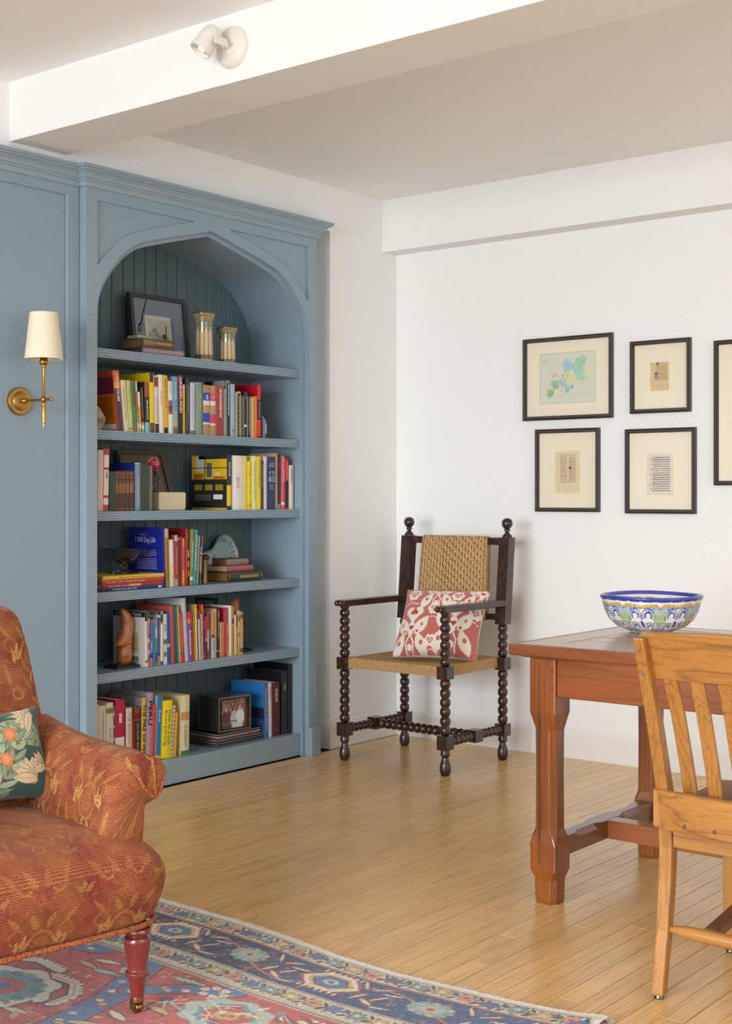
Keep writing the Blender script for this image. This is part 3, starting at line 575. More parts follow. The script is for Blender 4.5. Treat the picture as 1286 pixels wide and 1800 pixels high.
BK(5, 415.4, 417.6, 1082, 0, 'D8A030', 'thin yellow booklet with dark top', d=.11, bands=[(0, .28, '3A4A50')])
BK(5, 416.2, 418.4, 1049, 0, '2E6A60', 'tall dark green book with a picture on its cover', X=-4.35, cov='0F4A3A', d=.15, cover_text=[('r', .12, .86, .8, .95, '7C8CA0', '', 2)])
BK(5, 418.7, 422.2, 1073.4, 0, 'CDB38C', 'cream floral book near the right bookend', bands=[(.1, .25, 'A86A5A'), (.5, .6, 'A8705A'), (.75, .95, 'B89070')])
BK(5, 422.6, 427.6, 1076, 0, 'C0A064', 'tan floral book at the right end', bands=[(.05, .15, '5A6030'), (.85, .95, '5A5030')])
# ---- bottom shelf
BK(6, 169, 174.5, 1239, 0, 'CDB9A0', 'leftmost tan book', cov='C8B8A0')
BK(6, 174.8, 186, 1240.4, 0, 'D9CBB4', 'beige cookbook with narrow black title', title='THE SILVER PALATE COOKBOOK', tc='3A3A38', ts=(.08, .9), th=.32, cov='D8CDB8')
BK(6, 186.8, 199.2, 1235.4, 0, 'DDD3C4', 'cream book with a green apple at its head', title='APPLE', tc='8A8A80', ts=(.36, .62), th=.35, bands=[(.08, .16, '7A8448')], cov='D0CCC0')
BK(6, 199.4, 202, 1242, 0, '6A6A64', 'thin black and white book', bands=[(.1, .15, 'D8D8D0'), (.3, .35, 'D8D8D0'), (.5, .55, 'D8D8D0')])
BK(6, 202.3, 219.4, 1230, 0, 'B5173E', 'thick crimson book with white arched label', bands=[(.55, .98, 'E4DCD4')], bars=('F0D8DC', 2, .2, .34), cov='B01838', d=.215)
BK(6, 220.6, 232.6, 1244.5, 0, 'D8D0BC', 'cream book edged with dots, dark red title', title='THE BOSTON COOK', tc='A86A5E', ts=(.08, .9), th=.42, cov='7A2A24')
BK(6, 232.9, 235.7, 1244, 0, 'C4261E', 'thin red book with black head', bands=[(0, .22, '1E1E1E')])
BK(6, 236, 247.6, 1243.5, 0, '2A2522', 'black cookbook with red flower on brown head', bands=[(0, .24, '7C4030'), (.1, .2, 'B8342C')], title='the South American', tc='D8A840', ts=(.28, .9), th=.42)
BK(6, 245.8, 254, 1227, 2.2, 'E5B520', 'yellow book with bold black letters', title='THE FIRE OF PERU', tc='1E1E1A', ts=(.1, .96), th=.78, bold=.02, cov='9A94A0', d=.21)
BK(6, 254.8, 265.4, 1218, 4, 'B48CA8', 'striped pink and blue book with large black letters', title='PERU', tc='0E0E10', ts=(.12, .47), th=.78, bold=.02, cov='9C98A8', d=.22)
BK(6, 266, 272.3, 1239, 3.2, 'DC4A34', 'red-orange book dotted down one edge', title='ALL THE THINGS', tc='8A2A20', ts=(.12, .9), th=.35, cov='DC4A34')
BK(6, 272.8, 282.4, 1222.5, 3.2, '2E7CB6', 'blue baking book with pale foot', title='flour', tc='E8F0F4', ts=(.22, .42), th=.5, bands=[(.93, 1, 'D9B84A')], cov='B9C8C8')
BK(6, 283, 300.2, 1232, 3.6, 'F0DC14', 'thick bright yellow cookbook with green script title', title='How to Cook|Everything', tc='2E7A4A', ts=(.17, .78), th=.82, cov='E8D414', d=.2)
BK(6, 300.5, 305.2, 1240.4, 4.2, 'D2B898', 'checkered beige book', bands=[(.05+.08*i, .065+.08*i, '3A2A26') for i in range(12)])
BK(6, 305.5, 309.4, 1253, 4, 'E4AC34', 'thin orange-yellow book beside the checkered one')
BK(6, 317.5, 332.5, 1222.5, 1.2, 'DCD2AC', 'thick pale yellow book with green foot and flower', bands=[(.93, 1, '3E7A4A'), (.28, .42, 'C0905A')], bars=('A8A48A', 1, .5, .85), cov='D8CC90', d=.22)
BK(6, 464.6, 472, 1201, -1.5, '3F66A8', 'large blue book with its scenic cover showing', cov='2A78C0', d=.21, title='OCEANS EARTH', tc='E0D8A0', ts=(.1, .9), th=.45, cover_text=[('r', 0, .0, 1, .55, '1E2E50'), ('r', .45, 0, 1, .35, '33508C', '', 2)])
BK(6, 472.6, 478.6, 1200.5, -1, 'C8CAD4', 'pale grey book between the blue and maroon ones', bars=('7A7A84', 1, .08, .3))
BK(6, 479.2, 492.2, 1199.7, -.8, '5C1F2A', 'maroon book with gold lettering', bars=('C8A86A', 1.6, .12, .35), d=.215)
BK(6, 494.4, 505, 1179.4, 0, '26272B', 'tall black album with grey edge', cov='17171A', d=.225, bars=('9A8A50', 1, .2, .3), pages='8A8A8E')
BK(6, 506, 513.4, 1167.8, 0, '2A1A22', 'tallest black album against the right side', cov='0F0F12', d=.225, pages='8A8A8E')
# ================================================================ things on the shelves
def hbook(y0, y1, z0, z1, X, d, col, label, group, pages='C9B38C', cov=None, bands=(), title=None, tc='DDDDDD', ts=(.1, .9), pside=0, rz=0, bars=None):
    """book lying flat, spine facing +X, running along Y"""
    L = y1-y0; h = z1-z0
    root = empty('book', (X, (y0+y1)/2, z0), label, 'book', rz=rz, group=group)
    k = B(); t = min(.003, h*.14); cm = mat(col, .5); cc = mat(cov or col, .5); n = 6
    k.box((-d, -L/2, 0), (-.004, L/2, t), 1); k.box((-d, -L/2, h-t), (-.004, L/2, h), 1)
    arc = [(h*i/n, -.006+min(.012, h*.3)*math.sin(math.pi*i/n)) for i in range(n+1)]
    poly = arc+[(h-.0005, -.009), (.0005, -.009)]
    k.prism(poly, -L/2, L/2, lambda a, b, t_: (b, t_, a), 0); k.build('cover', [cm, cc], root, smooth=30)
    p = B(); p.box((-d+.004, -L/2+.003, t), (-.008, L/2-.003, h-t)); p.build('pages', mat(pages, .95), root)
    pr = B(); ms = []
    def mi(c):
        m = mat(c, .5)
        if m not in ms: ms.append(m)
        return ms.index(m)
    for f0, f1, c in bands:
        a = [(q, r+.0004) for q, r in arc[1:-1]]+[(q, r-.0002) for q, r in arc[1:-1][::-1]]
        pr.prism(a, -L/2+L*f0, -L/2+L*f1, lambda a_, b_, t_: (b_, t_, a_), mi(c))
    xx = -.006+min(.012, h*.3)+.0011
    if title: add_text(pr, title, (xx, -L/2+L*ts[0], h*.26), (0, 1, 0), (0, 0, 1), L*(ts[1]-ts[0]), h*.48, mi(tc), .01)
    if bars:
        c_, f0, f1 = bars; yy = f0
        while yy < f1: pr.box((xx-.0006, -L/2+L*yy, h*.35), (xx, -L/2+L*(yy+.02), h*.65), mi(c_)); yy += .028
    if pr.f: pr.build('spine_print', ms, root)
    return root
g = 'old books lying in a pile on the top shelf'
hbook(3.835, 4.055, 1.8172, 1.8445, -4.225, .16, 'A98A90', 'mauve book lying under the tan one on the top shelf', g, pages='4A4A34', cov='7A3E48', rz=-.05)
hbook(3.828, 4.005, 1.8449, 1.882, -4.222, .15, '5A5648', 'dark gold-tooled book lying on the mauve one, top shelf', g, pages='7A6346', bands=[(.02, .34, '8E7546')], bars=('C08A4A', .36, .86), rz=-.05)
# pen stand
ps = empty('pen_stand', (-4.285, 3.868, 1.8824), 'green stone desk pen stand with a black pen, on two old books', 'pen stand')
b = B(); b.prism([(-.03, -.045), (.03, -.045), (.036, -.038), (.036, .038), (.03, .045), (-.03, .045), (-.036, .038), (-.036, -.038)], 0, .013, lambda a, c_, z: (a, c_, z)); b.build('base', mat('8E9A72', .3, coat=.5), ps, bevel=.001)
b = B(); b.sphere((0, -.01, .0175), .0062, 10, 8); b.sphere((.001, -.008, .0275), .0055, 10, 8); b.build('swivel', mat('C8963C', .25, 1), ps, smooth=True)
d_ = Vector((.05, .22, .97)).normalized(); M = Matrix.Translation((.001, -.007, .03)) @ Vector((0, 0, 1)).rotation_difference(d_).to_matrix().to_4x4()
b = B(); b.lathe([(.004, 0), (.0065, .004), (.0085, .024), (.0105, .03), (.0095, .035), (.006, .037)], 12, M); b.build('socket', mat('141416', .25, coat=.5), ps, smooth=40)
b = B(); b.lathe([(.0045, .035), (.0046, .08), (.004, .1), (.0022, .145), (.001, .158)], 12, M); b.build('pen', mat('18181A', .25, coat=.5), ps, smooth=40)
b = B(); b.lathe([(.0052, .078), (.0052, .081)], 12, M); b.build('pen_ring', mat('C8963C', .25, 1), ps)
# framed mountain print leaning at the back
fx = -4.42; fr_ = empty('picture_frame', (fx, 3.955, 1.8205), 'black-framed small mountain engraving leaning at the back of the top shelf', 'picture frame')
fr_.rotation_euler = (0, -.13, 0)
w_, h_ = .335, .292
b = B()
for p in (((0, 0), (w_, 0), (w_-.019, .019), (.019, .019)), ((w_, 0), (w_, h_), (w_-.019, h_-.019), (w_-.019, .019)), ((w_, h_), (0, h_), (.019, h_-.019), (w_-.019, h_-.019)), ((0, h_), (0, 0), (.019, .019), (.019, h_-.019))):
    b.prism(list(p), -.016, .006, lambda a, c_, t: (t, a, c_))
b.build('frame', mat('3A3636', .5), fr_)
B().box((-.012, .018, .018), (-.004, w_-.018, h_-.018)).build('mat_board', mat('6F808E', .5), fr_)
P = Paint(.152, .125, .0012, 'CFCBBB'); P.rect(.012, .012, .14, .112, 'BDB9A8')
for i in range(900):
    u = rng.uniform(.014, .138); v = rng.uniform(.013, .1); top = .028+.045*math.exp(-((u-.05)/.03)**2)+.02*math.exp(-((u-.11)/.015)**2)
    if v < top: P.ell(u, v, .0022, .0016, ['5A5C5A', '73746E', '8C8C82'][i % 3])
P.line([(.118, .02), (.122, .085)], .006, '3C3E3C'); P.ell(.105, .035, .009, .013, '404240')
G = np.stack([np.full_like(P.U, -.0034), P.U+.085, P.V+.075], -1); paintgrid('print', G, P.C, fr_, smooth=False)
gl = NT('glass_pane_mat', .03)
_t = gl.n('ShaderNodeBsdfTransparent'); _g = gl.n('ShaderNodeBsdfGlossy'); _g.inputs['Roughness'].default_value = .02; _f = gl.n('ShaderNodeFresnel'); _f.inputs['IOR'].default_value = 1.45; _m = gl.n('ShaderNodeMixShader')
_gm = gl.n('ShaderNodeNewGeometry'); _i = gl.n('ShaderNodeMath', operation='SUBTRACT'); _i.inputs[0].default_value = 1; gl.l(_gm.outputs['Backfacing'], _i.inputs[1]); _x = gl.n('ShaderNodeMath', operation='MULTIPLY'); gl.l(_i.outputs[0], _x.inputs[0]); gl.l(_f.outputs[0], _x.inputs[1]); gl.l(_x.outputs[0], _m.inputs[0]); gl.l(_t.outputs[0], _m.inputs[1]); gl.l(_g.outputs[0], _m.inputs[2]); gl.l(_m.outputs[0], gl.t.nodes['Material Output'].inputs['Surface']); GLASS = gl.m
B().box((-.0015, .018, .018), (-.0008, w_-.018, h_-.018)).build('glass', GLASS, fr_)
# two stoneware vases
def vase(loc, h, r, lab, sd):
    root = empty('vase', loc, lab, 'vase'); n = 72; nz = 120; zz = np.linspace(0, 1, nz)
    prof = np.interp(zz, [0, .02, .1, .35, .6, .72, .82, .92, .98, 1], [.76, .8, .79, .76, .74, .76, .8, .9, 1.0, 1.0])*r
    a = np.linspace(0, 2*np.pi, n, endpoint=False); A, Z = np.meshgrid(a, zz, indexing='ij'); R = np.interp(Z, zz, prof)
    G = np.stack([R*np.cos(A), R*np.sin(A), Z*h], -1)
    C = np.zeros(G.shape)+rgb('D8BE92'); r_ = np.random.default_rng(sd)
    tot = 12; edge = .64+.06*np.cos(A*tot); up = Z > edge
    gcol = rgb('8E9468')*(1-np.clip((Z-.85)/.12, 0, 1))[..., None]+rgb('A88A54')*np.clip((Z-.85)/.12, 0, 1)[..., None]
    C[up] = gcol[up]; low = Z < .14; C[low] = rgb('B89A60'); sp = r_.random(C.shape[:2]); C[(sp < .25) & (up | low)] *= .72
    ph = (A/(2*np.pi)*tot) % 1; ln_ = (np.abs(ph-.5) < .075); C[ln_ & (Z < .68)] = rgb('3A3E34')
    br = up & (np.abs(np.abs(ph-.5)-(Z-.62)*1.1) < .07); C[br & (Z < .88)] = rgb('4E5640')
    for z_ in (.09, .135): C[np.abs(Z-z_) < .012] = rgb('3A3A30')
    C[Z > .985] = rgb('3E2C20')
    paintgrid('body', G, C, root, VGLAZE, wrap=True)
    b = B(); b.lathe([(prof[0], 0), (prof[0]*.9, 0.0005)], 24, None, 0, True); Ri = prof[-1]
    b2 = B(); b2.lathe([(Ri, h), (Ri*.985, h+.002), (Ri*.94, h), (Ri*.86, h*.93), (r*.68, h*.7), (r*.68, h*.2), (.002, h*.2)], 32, None, 0, False); b2.build('inner_wall', mat('4A3A2A', .4), root, smooth=True)
    return root
vase((-4.315, 4.272, 1.8174), .2185, .0515, 'taller stoneware vase with dark tree-line glaze on the top shelf', 1)
vase((-4.315, 4.420, 1.8174), .168, .0485, 'shorter flared stoneware vase with tree-line glaze on the top shelf', 2)
# rock and agate bookends (second shelf)
def rock(name, loc, sc, col, lab, cat, seed):
    b = B(); b.sphere((0, 0, 0), 1, 12, 9); r_ = random.Random(seed); vs = []
    for v in b.v:
        q = Vector(v); k = 1+.16*math.sin(q.x*3.1+seed)+.12*math.cos(q.y*4.3+seed*2)+.1*math.sin(q.z*5+q.x*2); vs.append((q.x*sc[0]*k, q.y*sc[1]*k, max(q.z*sc[2]*k, -sc[2]*.8)+sc[2]*.8))
    b.v = vs; o = b.build(name, col, smooth=35); o.location = loc; tag(o, lab, cat); return o
rk = NT('stone_pale', .7); n_ = rk.n('ShaderNodeTexNoise'); n_.inputs['Scale'].default_value = 40; tc_ = rk.n('ShaderNodeTexCoord'); rk.l(tc_.outputs['Object'], n_.inputs['Vector']); rk.l(rk.ramp(n_.outputs[0], [(.35, '8A7A6C'), (.55, 'C2B2A0'), (.7, 'D8CCBE')]), rk.b.inputs['Base Color']); rk.bump(n_.outputs[0], .6, .004)
# (the orange paperback's cover starts further back, so the rock stands in front of it, near the shelf edge)
ag = NT('agate', .25); n_ = ag.n('ShaderNodeTexWave'); n_.inputs['Scale'].default_value = 30; n_.inputs['Distortion'].default_value = 5; tc_ = ag.n('ShaderNodeTexCoord'); ag.l(tc_.outputs['Object'], n_.inputs['Vector']); ag.l(ag.ramp(n_.outputs[1], [(.2, '6A737C'), (.6, '8E969C'), (.8, 'A8A8A4')]), ag.b.inputs['Base Color'])
rock('stone', (-4.240, 3.600, 1.4883), (.036, .031, .052), rk.m, 'pale rough stone in front of the orange paperback, second shelf', 'stone', 3)
b = B(); pts = [(.0, 0), (.05, 0), (.062, .03), (.058, .075), (.04, .1), (.015, .11), (-.02, .1), (-.03, .06), (-.022, 0)]
yb = onX(458.9, 900, -4.25)[0]
b.prism(pts, yb+.0005, yb+.0125, lambda a, c_, t: (-4.285+a, t, 1.4883+c_)); o = b.build('agate_bookend', ag.m, bevel=.002); tag(o, 'polished grey-blue agate bookend at the right end of the second shelf', 'bookend')
# ---- third shelf: leaning frame, beaded doll, cream box
t = empty('wooden_tray', (-4.415, 3.93, 1.1645), 'brown wooden tray with a moulded rim leaning behind small books, third shelf', 'tray'); t.rotation_euler = (0, -.22, 0)
b = B(); w_, h_ = .262, .262; s_ = .03
for p in (((0, 0), (w_, 0), (w_-.016, .016), (.016, .016)), ((w_, 0), (w_-s_, h_), (w_-s_-.016, h_-.016), (w_-.016, .016)), ((w_-s_, h_), (-s_, h_), (.016-s_, h_-.016), (w_-s_-.016, h_-.016)), ((-s_, h_), (0, 0), (.016, .016), (.016-s_, h_-.016))):
    b.prism(list(p), -.014, .008, lambda a, c_, q: (q, a, c_))
b.build('rim', mat('5C5040', .5), t)
B().prism([(.012, .012), (w_-.012, .012), (w_-s_-.012, h_-.012), (.012-s_, h_-.012)], -.012, -.005, lambda a, c_, q: (q, a, c_)).build('panel', mat('6E6250', .5), t)
dl = empty('beaded_doll', (-4.325, 3.968, 1.1614), 'small beaded doll with red and white head behind the green book', 'doll')
b = B(); b.lathe([(.026, 0), (.028, .03), (.03, .09), (.034, .125), (.03, .155), (.02, .17), (.012, .178)], 16); b.build('body', mat('17171A', .5), dl, smooth=40)
b = B(); b.sphere((0, .012, .198), .026, 14, 10, 0, (1, 1, 1.1)); b.build('head', mat('C2222E', .5), dl, smooth=True)
bd = B(); r_ = random.Random(5)
for i in range(90):
    a = r_.uniform(0, 6.28); z = r_.uniform(-1, 1); q = math.sqrt(1-z*z); bd.sphere((.0265*q*math.cos(a), .012+.0265*q*math.sin(a), .198+.029*z), .0021, 6, 4, 0 if (z > -.1 or r_.random() < .25) else 1)
for i in range(70):
    a = r_.uniform(0, 6.28); z = r_.uniform(.06, .17); R_ = np.interp(z, [0, .03, .09, .125, .155, .17, .178], [.026, .028, .03, .034, .03, .02, .012]); bd.sphere((R_*math.cos(a), R_*math.sin(a), z), .0018, 6, 4, 0 if r_.random() < .85 else 2)
o = bd.build('beads', [mat('ECE4E0', .3), mat('3A3AA0', .3), mat('D8C020', .3)], dl); o['kind'] = 'stuff'
cb = empty('cream_box', (-4.262, 3.957, 1.1614), 'small cream ceramic box on the third shelf in front of the doll', 'box')
b = B(); b.prism([(-.0, .0), (.145, .0), (.152, .01), (.154, .072), (.148, .078), (0, .078), (-.003, .07), (-.003, .01)], -.05, .0, lambda a, c_, q: (q, a, c_)); b.build('body', mat('D6C6A4', .45), cb, bevel=.003, seg=2)
# navy bible lettering
ng = 'navy'
for o_ in list(bpy.data.objects):
    if o_.get('label', '').startswith('navy blue book with silver'):
        pr = B(); ww = .0
        yb0, yb1 = onX(470.6, 900, -4.232)[0]-o_.location.y, onX(483.6, 900, -4.232)[0]-o_.location.y
        hh = .255
        for tt, f, wd_, th_ in (('JOHN|BARTON', 0, 0, 0),): pass
        for tt, f, wd_, th_ in (('JOHN', .80, .5, .011), ('BARTON', .765, .66, .011), ('A', .70, .14, .014), ('HISTORY', .635, .74, .015), ('OF THE', .59, .4, .007), ('BIBLE', .50, .8, .024), ('THE BOOK', .42, .5, .008), ('& ITS', .39, .3, .008), ('FAITHS', .36, .42, .008)):
            cw = (yb1-yb0); add_text(pr, tt, (.0016, (yb0+yb1)/2-cw*wd_/2, hh*f), (0, 1, 0), (0, 0, 1), cw*wd_, th_, 0)
        pr.build('spine_title', mat('D6D8DE', .4), o_)
# ---- fourth shelf
g = 'large books lying in a pile on the fourth shelf'
zb = .8359
yL = onX(181, 900, -4.22)[0]; yR = onX(288.4, 900, -4.22)[0]
hbook(yL+.028, yR+.008, zb, zb+.0125, -4.222, .24, '22347A', 'blue book at the bottom of the pile on the fourth shelf', g, pages='D8D4CC', title='WORKING BETTER', tc='D0D4E0', ts=(.08, .5), bands=[(.88, .94, 'D8DCE8')])
hbook(yL+.002, yR-.002, zb+.0128, zb+.0268, -4.220, .23, '8E3A38', 'dull red book with a yellow patch, second from the bottom of the pile', g, pages='D8D0C4', bars=('C89A8A', .08, .42), bands=[(.42, .62, 'D8A84A')])
hbook(yL-.006, yR+.0, zb+.027, zb+.0465, -4.221, .235, 'B8402E', 'red book with large pale lettering, second from the top of the pile', g, pages='8A8A6A', title='GOES TO THE DOGS', tc='D8A898', ts=(.06, .68))
hbook(yL-.0, yR+.001, zb+.0467, zb+.0615, -4.219, .235, 'DDBE3C', 'yellow book with red script, topmost of the pile', g, pages='A8986A', title='Blues in New York', tc='C8622A', ts=(.26, .68), bands=[(.8, .86, 'C9B9A0')])
gb = empty('glass_compote', (-4.33, 3.817, zb+.0618), 'clear footed glass bowl standing on the pile of large books', 'glass bowl')
glassm = NT('clear_glass', .03); glassm.b.inputs['Transmission Weight'].default_value = 1; glassm.b.inputs['IOR'].default_value = 1.46; glassm.b.inputs['Base Color'].default_value = (.75, .74, .8, 1)
b = B(); b.lathe([(.002, 0), (.058, 0), (.06, .003), (.058, .007), (.03, .011), (.014, .016), (.011, .026), (.016, .031), (.012, .036), (.02, .042), (.045, .056), (.06, .075), (.067, .096), (.092, .101), (.096, .1045), (.09, .1065), (.062, .1015), (.055, .078), (.041, .06), (.018, .047), (.002, .045)], 40, None, 0, False); b.build('bowl', glassm.m, gb, smooth=60)
# teal painted dish leaning at the back
P = Paint(.26, .20, .0014, '9DB9B4'); 
def dish(u, v):  # inside test of the kidney outline
    return ((u-.172)/.083)**2+((v-.108)/.088)**2 < 1
outline = [(.0, .02), (.0, .10), (.03, .118), (.07, .122), (.10, .14), (.13, .178), (.17, .198), (.21, .19), (.24, .155), (.255, .105), (.25, .05), (.235, .012), (.2, 0), (.06, 0)]
for i in range(11):
    a = 2.1-i*.27; cx_, cy_ = .165+.068*math.cos(a), .098+.075*math.sin(a)
    P.leaf(cx_+.006*math.cos(a), cy_+.006*math.sin(a), .015, .007, a+.5, '2E4A38'); P.leaf(cx_-.006*math.cos(a), cy_-.006*math.sin(a), .015, .007, a-2.2, '2E4A38')
P.leaf(.085, .045, .11, .05, 1.0, 'A9A6BC', 'B88A5A'); P.leaf(.1, .08, .06, .03, 1.3, 'A9A6BC', 'B88A5A'); P.ell(.105, .09, .008, .013, '5A86B8'); P.leaf(.055, .075, .06, .018, 1.3, '3E8A94', 'B88A5A')
# build dish as a shallow grid, outline as the outer edge (polar grid about its middle)
ang_ = np.linspace(0, 2*np.pi, 120, endpoint=False); c0 = np.array([.135, .08]); O = np.array(outline)
def ray_out(a):
    d0 = np.array([math.cos(a), math.sin(a)]); best = .3
    for i in range(len(O)):
        p, q = O[i], O[(i+1) % len(O)]; e = q-p; den = d0[0]*e[1]-d0[1]*e[0]
        if abs(den) < 1e-9: continue
        w0 = p-c0; t_ = (w0[0]*e[1]-w0[1]*e[0])/den; s0 = (w0[0]*d0[1]-w0[1]*d0[0])/den
        if t_ > 0 and -.001 <= s0 <= 1.001: best = min(best, t_)
    return best
Ro = np.array([ray_out(a) for a in ang_]); Ro = sum(np.roll(Ro, k) for k in range(-3, 4))/7
rr = np.linspace(0.0, 1, 60); A, Rr = np.meshgrid(ang_, rr, indexing='ij'); U = c0[0]+np.cos(A)*Rr*Ro[:, None]; V = c0[1]+np.sin(A)*Rr*Ro[:, None]
dep = .014*np.clip((Rr-.72)/.28, 0, 1)**1.4
ii = np.clip((U/.26*(P.nu-1)).round().astype(int), 0, P.nu-1); jj = np.clip((V/.20*(P.nv-1)).round().astype(int), 0, P.nv-1); C = P.C[ii, jj]; C[Rr > .965] = rgb('8A88A8'); C[(Rr > .80) & (Rr < .83)] = C[(Rr > .80) & (Rr < .83)]*.92
ds = empty('ceramic_dish', (-4.455, 4.388, .8475), 'pale teal curved ceramic dish with painted leaves leaning at the back, fourth shelf', 'dish'); ds.rotation_euler = (0, -.17, 0)
G = np.stack([dep, U, V], -1); paintgrid('dish_body', G, C, ds, VGLAZE, wrap=True, back=G-np.array([.006, 0, 0]), extra=rgb('8FAAA6'))
be = empty('knobbed_bookend', (-4.262, onX(357.5, 900, -4.262)[0]+.006, .8359), 'dark bronze knobbed bookend beside the black lettered book', 'bookend')
b = B(); b.lathe([(.013, 0), (.0145, .004), (.0125, .01), (.0115, .06), (.012, .1), (.013, .108)], 14); b.build('post', mat('8A7050', .35, .8), be, smooth=40)
b = B(); b.sphere((0, .003, .116), .0205, 16, 10, 0, (1, 1, .62)); b.build('knob', mat('5A4632', .25, .8), be, smooth=True)
g = 'old books lying in a pile beside the teal dish'
hbook(4.372, 4.592, .8359, .8795, -4.262, .15, '3C4436', 'dark green gold-stamped book at the bottom of the small pile', g, pages='9A7038', cov='2A2A24', bands=[(.0, .02, '8A8450'), (.97, 1, '8A8450')], bars=('A8964A', .32, .88))
hbook(4.372, 4.545, .8799, .9085, -4.268, .13, 'A8606A', 'dusty red book in the middle of the small pile', g, pages='C8AE86', cov='8E2A34', rz=.04)
hbook(4.372, 4.512, .9089, .9395, -4.268, .10, '8A7E76', 'brown worn book on top of the small pile', g, pages='7A4E30', cov='4A3A30', bands=[(.0, .03, 'A87A4A'), (.96, 1, 'A87A4A')], rz=.05)
# ---- fifth shelf: two wooden shoe-last bookends
def last(loc, lab, rz=0, flip=1):
    root = empty('shoe_last_bookend', loc, lab, 'bookend', rz=rz, group='wooden shoe-last bookends')
    b = B(); b.prism([(-.05, -.062), (.05, -.062), (.05, .062), (-.05, .062)], 0, .013, lambda a, c_, z: (a, c_, z)); b.prism([(-.04, -.052), (.04, -.052), (.04, .05), (-.04, .05)], .013, .022, lambda a, c_, z: (a, c_, z)); b.build('base', mat('241C1A', .35), root, bevel=.003)
    lw = wood('last_wood', 'B8713A', '7E4320', axis=2, rough=.28, coat=.5, contrast=.4, scale=2.)
    secs = []   # standing on its heel, toe upward: (z, y_centre, half width y, half depth x)
    for z, yc, hy, hx in [(.022, .012, .026, .024), (.035, .012, .034, .03), (.07, .014, .034, .031), (.098, .016, .032, .03), (.112, .018, .028, .028), (.118, .022, .022, .026)]:
        secs.append([(hx*math.cos(a)*(1 if abs(math.cos(a)) < .7 else .96), flip*(yc+hy*math.sin(a)*(1.0 if math.sin(a) > 0 else .95)), z) for a in np.linspace(0, 2*math.pi, 20, endpoint=False)])
    h = B(); h.sweep(secs); h.build('heel_block', lw, root, smooth=35)
    secs = []
    for z, yc, hy, hx in [(.121, .008, .040, .028), (.128, .006, .045, .03), (.15, .012, .038, .031), (.18, .022, .029, .03), (.21, .029, .028, .031), (.24, .027, .028, .029), (.262, .022, .025, .026), (.282, .014, .019, .021), (.298, .006, .012, .013), (.306, .001, .004, .005)]:
        secs.append([(hx*math.cos(a), flip*(yc+hy*math.sin(a)), z-.02*math.sin(a)*(1 if z < .16 else 0)*(1 if math.sin(a) < 0 else 0)*-1*.5) for a in np.linspace(0, 2*math.pi, 20, endpoint=False)])
    h = B(); h.sweep(secs); h.build('fore_part', lw, root, smooth=35)
    for o_ in root.children: o_.scale = (.85, 1.04, .80)
    h = B()
    for z, yy in ((.055, .0), (.098, .03), (.15, .035)): h.lathe([(.0035, 0), (.0035, .001)], 10, Matrix.Translation((.0305, flip*yy, z)) @ Matrix.Rotation(math.pi/2, 4, 'Y'))
    o = h.build('peg_hole', mat('1C120C', .8), root); o.scale = (.85, 1.04, .80); o['kind'] = 'stuff'
    return root
last((-4.302, 3.782, .5084), 'wooden shoe-last bookend with black base at the left of the fifth shelf')
last((-4.33, 4.50, .5084), 'wooden shoe-last bookend mostly hidden at the right of the fifth shelf', flip=-1)
# ---- bottom shelf
g = 'magazines and albums lying in a pile on the bottom shelf'
def flat(y0, y1, z0, z1, X, d, col, lab, page, rz=0):
    root = empty('album', (X, (y0+y1)/2, z0), lab, 'album', rz=rz, group=g); L = y1-y0
    t = (z1-z0)*.2; b = B(); b.box((-d, -L/2, 0), (0, L/2, t)); b.box((-d, -L/2, z1-z0-t), (0, L/2, z1-z0)); b.build('cover', mat(col, .25, spec=.6), root)
    B().box((-d+.003, -L/2+.003, t), (-.003, L/2-.003, z1-z0-t)).build('pages', mat(page, .7), root)
ys = 4.285
flat(ys, 4.62, .1054, .1164, -4.25, .25, '121214', 'lowest black album of the pile on the bottom shelf', '5A5A5E', .0)
flat(ys+.0, 4.612, .1167, .1272, -4.249, .25, '161618', 'second black album from the bottom of the pile', '74747A', .01)
flat(ys+.003, 4.60, .1275, .1365, -4.252, .24, '1A1A1C', 'black album just under the red one', '8A8A8C')
flat(ys+.01, 4.57, .1368, .1398, -4.255, .24, 'B81E26', 'thin red magazine in the middle of the pile', 'C8A0A0')
flat(ys+.018, 4.585, .1401, .1505, -4.256, .235, '1A1A1E', 'thick glossy black book over the red magazine', 'B8B8B4')
flat(ys+.015, 4.575, .1508, .1625, -4.254, .24, '16161A', 'topmost black and gold magazine, under the glass cube', '7A7A74', .0)
cu = empty('photo_cube', (-4.325, 4.41, .167), 'brass-edged glass photo box with a family snapshot, standing on albums', 'photo box', rz=-.12)
cx_, cy_, cz_ = .075, .09, .148; br = mat('8A7A62', .3, .9)
b = B(); e = .0032
for sx in (-1, 1):
    for sy in (-1, 1): b.box((sx*cx_-e, sy*cy_-e, 0), (sx*cx_+e, sy*cy_+e, cz_))
    for z in (0, cz_): b.box((sx*cx_-e, -cy_, z-e+.0032), (sx*cx_+e, cy_, z+e+.0032))
for sy in (-1, 1):
    for z in (0, cz_): b.box((-cx_, sy*cy_-e, z-e+.0032), (cx_, sy*cy_+e, z+e+.0032))
b.build('metal_edging', br, cu)
for sx, sy in ((1, 1), (1, -1), (-1, 1), (-1, -1)):
    b = B(); b.sphere((sx*cx_, sy*cy_, -.0015), .0028, 8, 6); b.build('foot', br, cu, smooth=True)
B().box((cx_-.001, -cy_, .003), (cx_+.001, cy_, cz_)).build('front_pane', GLASS, cu); B().box((-cx_, -cy_-.001, .003), (cx_, -cy_+.001, cz_)).build('side_pane', GLASS, cu)
